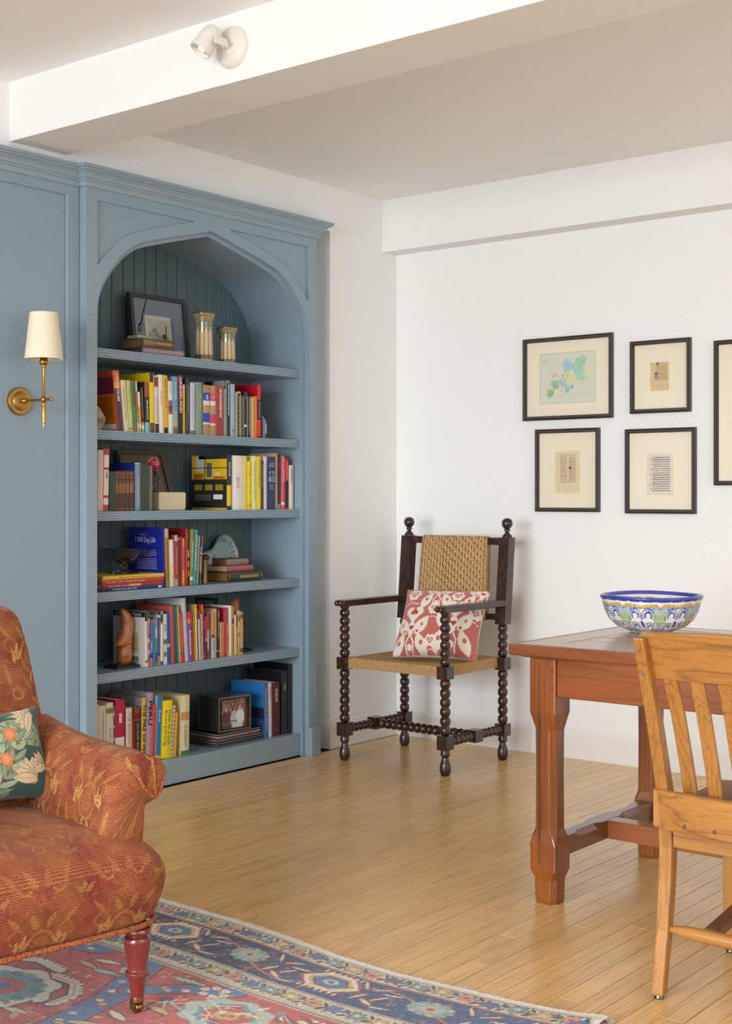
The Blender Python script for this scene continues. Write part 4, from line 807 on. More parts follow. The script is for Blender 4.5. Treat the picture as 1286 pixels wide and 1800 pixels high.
B().box((-cx_, -cy_, cz_+.0066), (cx_, cy_, cz_+.0082)).build('lid_pane', mat('39434A', .08, spec=.8), cu)
B().box((-cx_+.004, -cy_+.004, .003), (cx_-.012, cy_-.004, cz_-.004)).build('lining', mat('2A2826', .6), cu)
P = Paint(.136, .128, .0015, '7A5E52'); 
for i in range(260): P.ell(rng.uniform(0, .136), rng.uniform(.05, .128), rng.uniform(.001, .004), rng.uniform(.001, .004), ['A88A80', '5A4038', 'C8B0A8', '8A5A44'][i % 4])
P.line([(.045, .128), (.07, .07)], .005, '3A2A28'); P.line([(.08, .128), (.062, .08)], .004, '3A2A28')
P.ell(.028, .05, .024, .034, '5A2A2E'); P.ell(.026, .082, .009, .01, 'C89A84'); P.ell(.07, .04, .02, .03, 'A9C0D4'); P.ell(.07, .068, .009, .009, 'D8B09A'); P.ell(.106, .045, .024, .036, 'DCE0E0'); P.ell(.104, .084, .009, .01, 'C8A890'); P.rect(0, 0, .05, .016, '33405E'); P.rect(.06, 0, .12, .018, 'C8CCD0'); P.line([(.05, .03), (.09, .03)], .005, '44485A')
G = np.stack([np.full_like(P.U, cx_-.008), P.U-.068, P.V+.012], -1); paintgrid('snapshot', G, P.C, cu, smooth=False)
# ================================================================ sconce, spotlight, framed prints
brass = mat('B98A45', .28, 1.0); brass_b = NT('brushed_brass', .36); brass_b.b.inputs['Base Color'].default_value = (*lin('B08A4C'), 1); brass_b.b.inputs['Metallic'].default_value = 1; brass_b = brass_b.m
sc = empty('wall_sconce', (-4.212, 3.190, 1.581), 'brass wall sconce with a tapered cream shade on the blue panelling', 'wall lamp')
MX = Matrix.Rotation(math.pi/2, 4, 'Y')
b = B(); b.lathe([(.0, 0), (.0535, 0), (.0535, .010), (.050, .013), (.036, .014), (.034, .019), (.030, .021), (.0, .022)], 48, MX); b.build('backplate', brass_b, sc, smooth=35)
b = B(); b.lathe([(.009, .02), (.009, .026), (.0055, .028)], 20, MX); b.sphere((.037, 0, 0), .0115, 18, 12); b.tube([(.03, 0, 0), (.192, 0, 0)], .0048, 14); b.lathe([(.0068, .188), (.0068, .198), (.0045, .201)], 16, MX); b.build('arm', brass, sc, smooth=40)
rx = .150
b = B(); b.lathe([(.0145*.32, -.102), (.0045, -.102), (.0048, -.09), (.0072, -.088), (.0078, -.06), (.0066, -.024), (.0085, -.020), (.0085, -.014), (.0062, -.01), (.0058, .116), (.0075, .118), (.008, .126), (.0135, .131), (.0165, .139), (.0165, .143), (.0145, .146), (.013, .172), (.012, .172)], 28, None, 0, True, (rx, 0, 0)); b.build('stem', brass, sc, smooth=40)
b = B(); b.sphere((rx, 0, 0), .0118, 16, 10); b.build('joint', brass, sc, smooth=True)
sh = NT('linen_shade', .8); sh.b.inputs['Base Color'].default_value = (*lin('E8DFC8'), 1); sh.b.inputs['Transmission Weight'].default_value = 0; sh.b.inputs['Subsurface Weight'].default_value = 0
b = B(); b.lathe([(.0705, .150), (.0515, .322), (.0500, .322), (.069, .150), (.0705, .150)], 56, None, 0, False, (rx, 0, 0)); b.build('lamp_shade', sh.m, sc, smooth=60)
b = B(); b.tube([(rx-.05, 0, .312), (rx, 0, .312), (rx+.05, 0, .312)], .0012, 6); b.tube([(rx, -.05, .312), (rx, .05, .312)], .0012, 6); b.lathe([(.01, .172), (.01, .2), (.012, .22), (.0, .24)], 14, None, 0, True, (rx, 0, 0)); b.build('candle_socket', mat('E8E2D2', .5), sc, smooth=40)
# spotlight on the beam
sp = empty('spotlight', (-3.040, 3.14, 2.664), 'white adjustable spotlight on a round plate on the ceiling beam', 'spotlight')
wht = mat('E4E0D8', .4); MYn = Matrix.Rotation(math.pi/2, 4, 'X')
b = B(); b.lathe([(.0, 0), (.068, 0), (.068, .004), (.064, .012), (.052, .019), (.03, .024), (.0, .025)], 48, MYn); b.build('round_plate', wht, sp, smooth=50)
b = B(); b.lathe([(.004, .02), (.004, .027), (0, .028)], 10, MYn @ Matrix.Translation((.02, -.0, 0))); b.build('plate_screw', mat('C8C4BC', .3, .5), sp, smooth=True)
hd = Vector((-.38, -.55, -1)).normalized(); cpt = Vector((-.025, -.085, .012)); M = Matrix.Translation(cpt) @ Vector((0, 0, 1)).rotation_difference(hd).to_matrix().to_4x4()
b = B(); b.lathe([(.006, -.046), (.02, -.042), (.029, -.03), (.033, -.012), (.033, .006), (.0315, .008), (.0315, .011), (.033, .013), (.033, .017), (.0315, .019), (.0345, .021), (.0365, .046), (.0365, .05), (.032, .05), (.031, .042), (.0, .04)], 40, M); b.build('lamp_head', wht, sp, smooth=35)
b = B(); b.lathe([(.0, .0405), (.029, .0405), (.0295, .0425), (.012, .041)], 28, M, 0, False); b.build('reflector', mat('D8DCD6', .12, .9), sp, smooth=True)
b = B(); b.lathe([(.0, .041), (.011, .041), (.011, .0445), (.0, .046)], 20, M, 0, False); b.build('bulb', mat('F4F8E8', .3, emit=5.), sp, smooth=True)
b = B(); b.lathe([(.012, .02), (.012, .05)], 16, MYn); b.box((.008, -.062, -.012), (.016, -.04, .012)); 
b.sweep([[(x_, y_, z_) for x_, z_ in ((q, -.013), (q, .013), (q+.004, .013), (q+.004, -.013))] for q, y_ in ((.012, -.04), (.014, -.07), (.013, -.1))]); b.build('swivel_bracket', wht, sp, smooth=30, bevel=.001)
# framed prints on the back wall
blk = mat('3C3632', .38); matb = mat('EFE6CF', .8)
def framed(x0, x1, z0, z1, label, painter, w_p, h_p, cx, cz, wd=.0195):
    W_, H_ = x1-x0, z1-z0; yw = YB-.0005
    root = empty('picture_frame', (x0, yw, z0), label, 'picture', group='dark-framed prints hung on the back wall')
    prof = [(0, 0), (0, .018), (.003, .0215), (.006, .019), (.009, .0225), (.0125, .0225), (.015, .018), (.0175, .0185), (wd, .014), (wd, .006), (wd, 0)]
    b = B(); secs = []
    for (cx_, cz_, sx, sz) in ((0, 0, 1, 1), (W_, 0, -1, 1), (W_, H_, -1, -1), (0, H_, 1, -1), (0, 0, 1, 1)): secs.append([(cx_+sx*a, -y_, cz_+sz*a) for a, y_ in prof])
    b.sweep(secs, cap=False); b.build('frame', blk, root, smooth=30)
    bb = B(); n = int(W_/.0125)
    for i in range(n):
        for zz in (.0108, H_-.0108): bb.sphere((.011+(W_-.022)*i/(n-1), -.0228, zz), .0042, 5, 4)
    n = int(H_/.0125)
    for i in range(1, n-1):
        for xx in (.0108, W_-.0108): bb.sphere((xx, -.0228, .011+(H_-.022)*i/(n-1)), .0042, 5, 4)
    o = bb.build('beading', mat('5A504A', .4), root, smooth=True); o['kind'] = 'stuff'
    B().box((wd-.002, -.006, wd-.002), (W_-wd+.002, -.001, H_-wd+.002)).build('mat_board', matb, root)
    if painter:
        P = painter(); G = np.stack([P.U+cx-w_p/2, np.full_like(P.U, -.0066), P.V+cz-h_p/2], -1)
        ed = paintgrid('print', G, P.C, root, smooth=False)
    B().box((wd-.001, -.0098, wd-.001), (W_-wd+.001, -.009, H_-wd+.001)).build('glass', GLASS, root)
    return root
def pmap():
    P = Paint(.30, .24, .0014, 'DDDCC6'); P.rect(.004, .004, .296, .236, 'D9DAC8')
    sea = [((.06, .05), '7FB478', .022, .014), ((.05, .065), 'C8C070', .014, .008), ((.085, .09), '86B886', .02, .02), ((.07, .10), '9CC89A', .012, .012), ((.10, .075), 'D87850', .004, .006), ((.11, .1), 'A8C4C8', .02, .016), ((.13, .09), 'A8C4D0', .02, .014), ((.14, .12), 'E0D080', .018, .012), ((.15, .07), '9CC4C8', .016, .016), ((.17, .085), 'D8C8C0', .02, .01), ((.12, .06), 'E0B840', .003, .008), ((.15, .055), '9CC8A0', .01, .008), ((.175, .075), '86C48C', .012, .006),
           ((.15, .15), 'E2D070', .009, .024), ((.155, .18), '9CC8D8', .02, .03), ((.135, .165), 'A6CED0', .01, .03), ((.18, .17), 'B0D8DC', .014, .02), ((.21, .17), '9CD0B0', .036, .034), ((.22, .13), 'A8D4B8', .03, .03), ((.23, .20), 'A0CCB8', .02, .02), ((.18, .12), 'D8DC9C', .02, .016), ((.25, .15), 'E4DFA8', .014, .03), ((.075, .13), '8CC49C', .008, .008), ((.09, .135), 'D8B8B0', .006, .016), ((.125, .13), '6E9AC8', .006, .005)]
    for (c, col, a, b_) in sea: P.ell(c[0], c[1], a, b_, col, rng.uniform(0, 1), 5, .18, al=.75); P.ell(c[0]+a*.3, c[1]-b_*.4, a*.5, b_*.5, col, rng.uniform(0, 1), 3, .2, al=.6)
    P.line([(.245, .215), (.26, .2), (.285, .19)], .0012, 'A8B0A0'); P.line([(.18, .05), (.21, .04), (.24, .05), (.28, .04)], .0012, 'B4B8A4'); P.line([(.02, .03), (.06, .026), (.11, .03)], .0012, 'B4B8A4')
    for i in range(3): P.rect(.018, .205-.007*i, .045-.006*i, .2065-.007*i, '8A8A80')
    for a, b_, c, d in ((.002, .002, .298, .0035), (.002, .2365, .298, .238), (.002, .002, .0035, .238), (.2965, .002, .298, .238)): P.rect(a, b_, c, d, 'A8A894')
    return P
def pleaf(w, h, base, cols, ink, rows, seed, init=(), rub='C8583A', step=.0052):
    def f():
        r_ = random.Random(seed); P = Paint(w, h, .0011, base)
        P.noise(.018, 3)
        for (c0, c1) in cols:
            v = h-rows[0]
            while v > rows[1]:
                u = c0
                while u < c1-.003:
                    l_ = r_.uniform(.003, .009); col = ink if r_.random() > .05 else rub
                    P.rect(u, v, min(u+l_, c1), v+step*.5, col, .75); u += l_+.0014
                v -= step
        for (cx_, cy_, r, c) in init: P.ell(cx_, cy_, r, r*1.1, c, 0, 4, .25)
        for e in range(40): P.ell(r_.choice([r_.uniform(0, .003), w-r_.uniform(0, .002)]), r_.uniform(0, h), .0015, .002, 'EFE6CF')
        return P
    return f
framed(-3.434, -2.957, 1.581, 1.970, 'dark-framed pale map of Europe, upper left of the prints', pmap, .30, .24, .238, .196)
framed(-2.868, -2.575, 1.594, 1.920, 'dark-framed manuscript leaf with a blue initial, upper middle, smallest leaf', pleaf(.092, .128, 'D9BE8E', [(.030, .084)], '8A6A48', (.012, .045), 3, [(.03, .075, .009, '5A6A90'), (.028, .06, .007, '8A7A90'), (.036, .121, .006, '7A4A50')], step=.0048), .092, .128, .142, .163)
framed(-3.366, -3.025, 1.149, 1.538, 'dark-framed two-column manuscript leaf, lower left of the prints', pleaf(.132, .196, 'E2D0AA', [(.028, .066), (.074, .112)], '7A6A5C', (.018, .045), 5, [(.08, .118, .007, '4A5A90')], step=.0042), .132, .196, .17, .186)
framed(-2.893, -2.551, 1.144, 1.525, 'dark-framed one-column leaf with thick dark lines, lower right of the prints', pleaf(.128, .186, 'DFD6C2', [(.028, .114)], '55484C', (.02, .018), 9, [(.02, .16-.022*i, .0035, ['C86A6A', 'D0A050', '8A90B8'][i % 3]) for i in range(7)], step=.0098), .128, .186, .168, .175)
framed(-2.466, -1.99, 1.269, 1.896, 'tall dark frame cut off by the right edge of the photo', None, 0, 0, 0, 0)
# ================================================================ bobbin-turned armchair with rush seat
dk = NT('dark_walnut', .28); n_ = dk.n('ShaderNodeTexNoise'); n_.inputs['Scale'].default_value = 30; n_.inputs['Detail'].default_value = 4; tc_ = dk.n('ShaderNodeTexCoord'); dk.l(tc_.outputs['Object'], n_.inputs['Vector'])
dk.l(dk.ramp(n_.outputs[0], [(.38, '241815'), (.58, '3B241B'), (.74, '5E3420')]), dk.b.inputs['Base Color']); dk.b.inputs['Coat Weight'].default_value = .45; dk.b.inputs['Coat Roughness'].default_value = .15; dk = dk.m
ac = empty('bobbin_armchair', (-3.687, 5.073, 0), 'dark bobbin-turned armchair with woven rush seat and back in the corner', 'armchair')
def beads(z0, z1, n, R=.0238, g=.0145, k=7):
    pr = []; st = (z1-z0)/n
    for i in range(n):
        for j in range(k):
            a = math.pi*(j+.0)/(k); pr.append((g+(R-g)*math.sin(a)**.62, z0+st*i+st*j/k))
    pr.append((g, z1)); return pr
foot = [(.0, 0.0005), (.0175, .0005), (.0225, .010), (.0255, .026), (.0250, .042), (.0205, .058), (.0155, .072), (.0145, .081), (.0215, .09), (.0225, .0945), (.0205, .098), (.0205, .114)]
HX, FY, BY = .284, -.231, .231
BS = .0275
def post(x, y, back):
    b = B(); c = (x, y, 0)
    b.lathe(foot, 20, None, 0, False, c)
    z1, z2, z3, z4 = (.114, .176, .422, .478) if not back else (.113, .168, .418, .476)
    b.box((x-BS, y-BS, z1), (x+BS, y+BS, z2)); b.lathe(beads(z2, z3, 6), 18, None, 0, False, c)
    b.box((x-BS, y-BS, z3), (x+BS, y+BS, z4))
    if not back: b.lathe(beads(z4, .700, 6)+[(.02, .703), (.022, .713)], 18, None, 0, False, c)
    else:
        b.lathe(beads(z4, .628, 4), 18, None, 0, False, c)
        ln = .038; q = BS
        b.hexa([(x-q, y-q, .628), (x+q, y-q, .628), (x+q, y+q, .628), (x-q, y+q, .628), (x-q, y-q+ln, 1.03), (x+q, y-q+ln, 1.03), (x+q, y+q+ln, 1.03), (x-q, y+q+ln, 1.03)])
    o = b.build('leg' if not back else 'back_post', dk, ac, smooth=35, bevel=.0012)
    if back:
        f = B(); f.lathe([(.0, 1.030), (.024, 1.030), (.0235, 1.037), (.016, 1.045), (.0105, 1.052), (.0095, 1.058), (.0165, 1.063), (.0165, 1.066), (.0105, 1.069), (.0155, 1.073), (.0235, 1.082), (.0262, 1.094), (.0245, 1.106), (.0165, 1.117), (.0, 1.121)], 22, None, 0, False, (x, y+ln, 0)); f.build('finial', dk, o, smooth=45)
for x in (-HX, HX): post(x, FY, 0); post(x, BY, 1)
# stretchers
for x in (-HX, HX):
    b = B()
    for y0, y1 in ((FY+BS, -.03), (.03, BY-BS)):
        M = Matrix.Translation((x, 0, .144)) @ Matrix.Rotation(-math.pi/2, 4, 'X'); b.lathe(beads(y0, y1, 5, .0215, .013), 16, M, 0, False)
    b.box((x-BS*.92, -.03, .144-BS), (x+BS*.92, .03, .144+BS)); b.build('side_stretcher', dk, ac, smooth=35)
b = B(); M = Matrix.Translation((0, 0, .144)) @ Matrix.Rotation(math.pi/2, 4, 'Y'); b.lathe(beads(-HX+BS*.92, HX-BS*.92, 15, .0235, .0145), 18, M, 0, False); b.build('cross_stretcher', dk, ac, smooth=35)
# arms
for x in (-HX, HX):
    b = B(); z0, z1 = .713, .7425; y0, y1 = FY-.028, BY+.036; w = .0265
    b.prism([(y0, z0+.006), (y0+.005, z0), (y1, z0), (y1, z1), (y0+.006, z1), (y0, z1-.005)], x-w, x+w, lambda a, c_, t: (t, a, c_)); arm = b.build('arm', dk, ac, bevel=.0025)
    r = B(); M = Matrix.Translation((x, y0-.001, .727)) @ Matrix.Rotation(math.pi/2, 4, 'Y')
    r.lathe([(.0, -.031), (.009, -.031), (.0135, -.026), (.0138, -.018), (.0095, -.0125), (.0125, -.009), (.0148, -.002), (.0125, .006), (.0095, .0095), (.0135, .0155), (.0138, .022), (.009, .0275), (0, .0275)], 16, M, 0, False); r.build('scroll_end', dk, arm, smooth=40)
# back rails
b = B(); b.box((-HX+BS-.004, BY+.016, .994), (HX-BS+.004, BY+.042, 1.028)); b.build('top_rail', dk, ac, bevel=.002)
b = B(); b.box((-HX+BS-.004, BY-.016, .647), (HX-BS+.004, BY+.01, .675)); b.build('lower_rail', dk, ac, bevel=.002)
# rush
rushm = NT('rush_cord', .8); vc = rushm.n('ShaderNodeVertexColor', layer_name='Col'); tc_ = rushm.n('ShaderNodeTexCoord')
n_ = rushm.n('ShaderNodeTexNoise'); n_.inputs['Scale'].default_value = 260; n_.inputs['Detail'].default_value = 3; rushm.l(tc_.outputs['Object'], n_.inputs['Vector'])
rushm.l(rushm.mix('MULTIPLY', .55, vc.outputs[0], rushm.ramp(n_.outputs[0], [(.3, '6A5238'), (.5, 'D8C8A8'), (.7, 'FFFFFF')])), rushm.b.inputs['Base Color']); rushm.bump(n_.outputs[0], .8, .003); rushm = rushm.m
def weave(S_, T_, cx_=.0155, cy_=.030):
    i = np.floor(S_/cx_); ph = (S_/cx_) % 1; off = (i*7 % 5)/5.; q = (T_/cy_+off) % 1
    h = np.sin(np.pi*ph)**.5*.0022; hole = np.clip(1.3-np.abs(q-.5)/.19, 0, 1)*(np.abs(ph-.5) > .30)
    strand = .0006*np.sin((S_*1+T_*1.3)*2*np.pi/.0042)
    return h+strand-.0042*hole, hole
res = .0022
a_, b__ = HX-.012, .238; drop = .044
s = np.arange(-a_-drop, a_+drop+res, res); t = np.arange(-b__-drop, b__+drop+res, res); Sx, Ty = np.meshgrid(s, t, indexing='ij')
ex = np.clip(np.abs(Sx)-a_, 0, None); ey = np.clip(np.abs(Ty)-b__, 0, None); side = (ex > 0) | (ey > 0)
h, hole = weave(Sx, Ty, .0175, .036); hole = np.where(side, 0, hole)
ribx = .0009*np.abs(np.sin(np.pi*Sx/.0048)); riby = .0009*np.abs(np.sin(np.pi*Ty/.0048))
Xc = np.clip(Sx, -a_, a_); Yc = np.clip(Ty, -b__, b__); Zc = .474-np.maximum(ex, ey)-.010*(1-(Sx/a_)**2).clip(0)*(1-(Ty/b__)**2).clip(0)
rnd = lambda e: .004*np.exp(-e/.006)
G = np.stack([Xc-np.sign(Sx)*(rnd(ex)*(np.abs(Sx) >= a_-.004))+np.sign(Sx)*(ex > 0)*riby*1.2, Yc-np.sign(Ty)*(rnd(ey)*(np.abs(Ty) >= b__-.004))+np.sign(Ty)*(ey > 0)*ribx*1.2, Zc+np.where(side, 0, h)], -1)
C = np.zeros(G.shape)+rgb('D9B27C'); C *= (.82+.3*rng.random(C.shape[:2]))[..., None]; C[hole > .2] *= .3; C[side] *= .94; C = C.clip(0, 1)  # weave slots darkened: their shade is painted into the cord colour
paintgrid('woven_seat', G, C, ac, rushm)
b = B(); b.box((-a_+.02, -b__+.02, .436), (a_-.02, b__-.02, .452)); b.build('seat_underside', mat('3E2F20', .9), ac)
# back panel (front and rear faces wrap round the rails)
wv = .188; z0p, z1p = .640, 1.032
s = np.arange(-wv, wv+res, res); L = z1p-z0p; t = np.arange(0, L+res, res); Sx, Tz = np.meshgrid(s, t, indexing='ij'); h, hole = weave(Sx, Tz, .0175, .036)
lean = lambda z: .038*np.clip((z-.628)/.402, 0, 1)
zz = z0p+Tz; rd = .012*np.maximum(np.clip(1-(L-Tz)/.012, 0, 1), np.clip(1-Tz/.012, 0, 1))**2; sd = .006*np.clip(1-(wv-np.abs(Sx))/.008, 0, 1)**2
yf = BY+lean(zz)-.024-h+rd+sd-.004*np.sin(np.pi*Tz/L)
G = np.stack([Sx*(1+.06*(1-Tz/L)), yf, zz], -1); Gb = G.copy(); Gb[..., 1] = BY+lean(zz)+.012-rd-sd+h*.6
C = np.zeros(G.shape)+rgb('DCB47E'); C *= (.82+.3*rng.random(C.shape[:2]))[..., None]; C[hole > .2] *= .3; edge = np.abs(Sx) > wv-.016; C[edge] *= .93; C = C.clip(0, 1)  # gaps of the back weave carry painted shade as well
paintgrid('woven_back', G, C, ac, rushm, back=Gb, extra=rgb('A87E46'))
# ---- ikat cushion
def pillow(root, P, w, h, T, backcol, m, name='cushion_cover', nx=2.6, pinch=.018):
    u = P.U/w*2-1; v = P.V/h*2-1; k = ((1-np.abs(u)**nx)*(1-np.abs(v)**nx)).clip(0)**.5
    pu = 1-pinch*2/w*(1-v**2)*0-0; X = (u*(w/2)*(1-pinch/w*2*(1-np.abs(v)**2)*np.abs(u)**3)); Z = h/2+v*(h/2)*(1-pinch/h*2*(1-np.abs(u)**2)*np.abs(v)**3)
    G = np.stack([X, -T/2*k-.0015, Z], -1); Gb = np.stack([X, T/2*k+.0015, Z], -1)
    return paintgrid(name, G, P.C, root, m, back=Gb, extra=rgb(backcol))
P = Paint(.43, .39, .0021, 'C2675E'); cr = 'EBE3D2'
for i in range(P.nv):
    if rng.random() < .5: P.C[:, i] *= 1+rng.uniform(-.05, .07)
def heart(cx, cy, r, c, up=1):
    P.ell(cx-r*.45, cy, r*.55, r*.55, c); P.ell(cx+r*.45, cy, r*.55, r*.55, c); P.poly([(cx-r*.97, cy-up*r*.12), (cx+r*.97, cy-up*r*.12), (cx, cy-up*r*1.35)], c)
def motif(cx, cy, s):
    heart(cx, cy+.075*s, .042*s, cr); heart(cx, cy+.07*s, .018*s, 'C23A3C', -1)
    for sg in (-1, 1):
        P.leaf(cx+sg*.045*s, cy+.01*s, .10*s, .05*s, math.pi/2-sg*.5, cr); P.leaf(cx+sg*.05*s, cy-.075*s, .11*s, .048*s, math.pi/2+sg*.35, cr)
        P.ell(cx+sg*.047*s, cy+.012*s, .006*s, .009*s, 'C4665C'); P.ell(cx+sg*.052*s, cy-.07*s, .008*s, .011*s, 'C4665C'); P.ell(cx+sg*.03*s, cy-.02*s, .007*s, .007*s, 'C4665C')
        P.line([(cx+sg*.012*s, cy-.12*s), (cx+sg*.018*s, cy-.07*s), (cx, cy-.035*s)], .006*s, cr)
    P.ell(cx, cy-.028*s, .012*s, .012*s, cr); P.ell(cx, cy+.0*s, .017*s, .026*s, cr); heart(cx, cy+.0*s, .012*s, 'C23A3C')
    P.ell(cx, cy-.09*s, .010*s, .014*s, cr)
def owl(cx, cy, s):
    P.ell(cx, cy, .03*s, .034*s, cr, 0, 6, .1); P.ell(cx-.01*s, cy+.006*s, .008*s, .01*s, 'B84A48', ring=.45); P.ell(cx+.01*s, cy+.006*s, .008*s, .01*s, 'B84A48', ring=.45); P.ell(cx, cy-.01*s, .007*s, .006*s, 'B84A48')
    for k in range(6): P.ell(cx+(k-2.5)*.012*s, cy-.045*s-.006*abs(2.5-k), .0045*s, .0045*s, cr)
for (cx, cy, s) in ((.10, .13, 1.15), (.31, .16, 1.25), (.20, .36, 1.), (.41, .36, .95)): motif(cx, cy, s)
for (cx, cy, s) in ((.205, .06, .9), (.07, .33, 1.2), (.20, .235, 1.), (.405, .23, 1.), (.30, .32, 1.)): owl(cx, cy, s)
cu_ = empty('cushion', (-3.565, 4.978, .486), 'red and cream patterned square cushion on the rush-seat armchair', 'cushion', rz=.12); cu_.rotation_euler = (-.62, -.01, .26); cu_.scale = (.96, 1.1, .93)
pillow(cu_, P, .43, .39, .15, 'EAE4D6', VCLOTH)
cz_ = empty('x', (0, 0, 0), 'x y z w', 'x'); bpy.data.objects.remove(cz_)
# ================================================================ refectory table
twl = '9A5424'; twd = '42200E'
tw_x = wood('table_wood_x', twl, twd, axis=0, rough=.3, coat=.35, contrast=.45, dirt=.6); tw_y = wood('table_wood_y', twl, twd, axis=1, rough=.3, coat=.35, contrast=.45); tw_z = wood('table_wood_z', 'A05A24', '3E1D0C', axis=2, rough=.3, coat=.4, contrast=.5, dirt=.9, ring=12, along=.5)
tt_x = wood('table_top_x', 'A98263', '7A563C', axis=0, rough=.24, coat=.6, contrast=.3); tt_y = wood('table_top_y', 'A98263', '7A563C', axis=1, rough=.24, coat=.6, contrast=.3)  # pale grey-brown top: window reflection put into the wood colour
X0t, Y0t, LT, WT = -2.207, 3.470, 1.85, .80
tb = empty('refectory_table', (X0t+LT/2, Y0t+WT/2, 0), 'chestnut-brown wooden refectory table with chamfered legs, holding the painted bowl', 'table')
def tl(x, y): return (x-(X0t+LT/2), y-(Y0t+WT/2))
z0, z1 = .741, .776; bw = .11
ex0, ey0 = tl(X0t, Y0t); ex1, ey1 = -ex0, -ey0; g = .0008
def tp(name, x0, y0, x1, y1, m, zt=0): B().box((x0+g, y0+g, z0+.001), (x1-g, y1-g, z1-zt)).build(name, m, tb, bevel=.0012)
# moulded edging band carries the visible red-brown edge
for nm, a, b_, m in (('edge_board', (ex0, ey0), (ex1, ey0+.02), tw_x), ('edge_board', (ex0, ey1-.02), (ex1, ey1), tw_x), ('edge_board', (ex0, ey0+.02), (ex0+.02, ey1-.02), tw_y), ('edge_board', (ex1-.02, ey0+.02), (ex1, ey1-.02), tw_y)):
    B().box((a[0], a[1], z0), (b_[0], b_[1], z1)).build(nm, m, tb, bevel=.005, seg=2)
tp('top_board', ex0+.02, ey0+.02, ex1-.02, ey0+bw, tt_x); tp('top_board', ex0+.02, ey1-bw, ex1-.02, ey1-.02, tt_x)
tp('top_board', ex0+.02, ey0+bw, ex0+.02+bw, ey1-bw, tt_y); tp('top_board', ex1-.02-bw, ey0+bw, ex1-.02, ey1-bw, tt_y)
n = 5; yy = np.linspace(ey0+bw, ey1-bw, n+1); cr_ = random.Random(2)
for i in range(n):
    tp('top_board', ex0+.02+bw, yy[i]+.0015, ex1-.02-bw, yy[i+1]-.0015, tt_x, cr_.uniform(.0, .001))
B().box((ex0+.03, ey0+.03, z0-.006), (ex1-.03, ey1-.03, z0+.004)).build('sub_top', tw_x, tb)
def oct_(x, y, z, h, c): return [(x-h+c, y-h, z), (x+h-c, y-h, z), (x+h, y-h+c, z), (x+h, y+h-c, z), (x+h-c, y+h, z), (x-h+c, y+h, z), (x-h, y+h-c, z), (x-h, y-h+c, z)]
LS = [(.0005, .036, .015), (.012, .038, .016), (.072, .039, .016), (.100, .0445, .004), (.178, .0445, .003), (.200, .042, .009), (.222, .038, .018), (.40, .0375, .019), (.520, .038, .018), (.545, .041, .011), (.572, .0445, .003), (.735, .0445, .002)]
lx = [tl(-2.101, 0)[0], -tl(-2.101, 0)[0]]; ly = [tl(0, 3.537)[1], tl(0, 4.203)[1]]
for x in lx:
    for y in ly:
        b = B(); b.sweep([oct_(x, y, z, h, c) for z, h, c in LS]); o = b.build('leg', tw_z, tb, bevel=.0015)
        if x == lx[0] and y == ly[0]:
            for pz in (.70, .65): B().lathe([(.0, 0), (.0042, 0), (.0042, .0012), (0, .0014)], 10, Matrix.Translation((x+.034, y-.0443, pz)) @ Matrix.Rotation(math.pi/2, 4, 'X')).build('wooden_peg', mat('4A2A18', .5), o)
            B().box((x-.012, y-.0446, .12), (x-.0102, y-.044, .725)).build('crack', mat('2E170C', .9), o)
zA = .622
B().box((lx[0]+.044, ly[0]-.036, zA), (lx[1]-.044, ly[0]-.010, z0-.004)).build('apron', tw_x, tb, bevel=.003)
B().box((lx[0]+.044, ly[1]+.010, zA), (lx[1]-.044, ly[1]+.036, z0-.004)).build('apron', tw_x, tb, bevel=.003)
for x in lx: B().box((x-.013, ly[0]+.044, zA), (x+.013, ly[1]-.044, z0-.004)).build('end_apron', tw_y, tb, bevel=.003)
def scallop(axis, a0, a1, c, m, name):
    """square rail whose upper edges are cut by long stopped chamfers"""
    b = B(); h = .030; secs = []
    nodes = [(0, .002), (.10, .002), (.16, .016), (.34, .016), (.40, .002), (.60, .002), (.66, .016), (.84, .016), (.90, .002), (1, .002)]
    for t, ch in nodes:
        s_ = a0+(a1-a0)*t; sec = [(-h, .134), (h, .134), (h, .192-ch), (h-ch, .192), (-h+ch, .192), (-h, .192-ch)]
        secs.append([((c+p, s_, z) if axis == 'y' else (s_, c+p, z)) for p, z in sec])
    b.sweep(secs); b.build(name, m, tb)
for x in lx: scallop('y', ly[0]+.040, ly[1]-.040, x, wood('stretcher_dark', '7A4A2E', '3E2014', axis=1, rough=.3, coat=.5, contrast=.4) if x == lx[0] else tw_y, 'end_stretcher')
scallop('x', lx[0]+.031, lx[1]-.031, (ly[0]+ly[1])/2, wood('stretcher_long', '9A5A34', '58301C', axis=0, rough=.3, coat=.5, contrast=.4), 'long_stretcher')
# ================================================================ painted bowl
bowl = empty('ceramic_bowl', (-2.02, 4.045, .7765), 'blue, white and yellow hand-painted ceramic bowl on the wooden table', 'bowl')
prof = [(.0, .004), (.05, .004), (.058, .0), (.066, .0), (.074, .006), (.110, .020), (.137, .044), (.151, .072), (.158, .096), (.1605, .108), (.1635, .113), (.1665, .1185), (.165, .1235), (.160, .125), (.154, .122), (.151, .112), (.146, .09), (.127, .05), (.098, .028), (.05, .016), (.0, .013)]
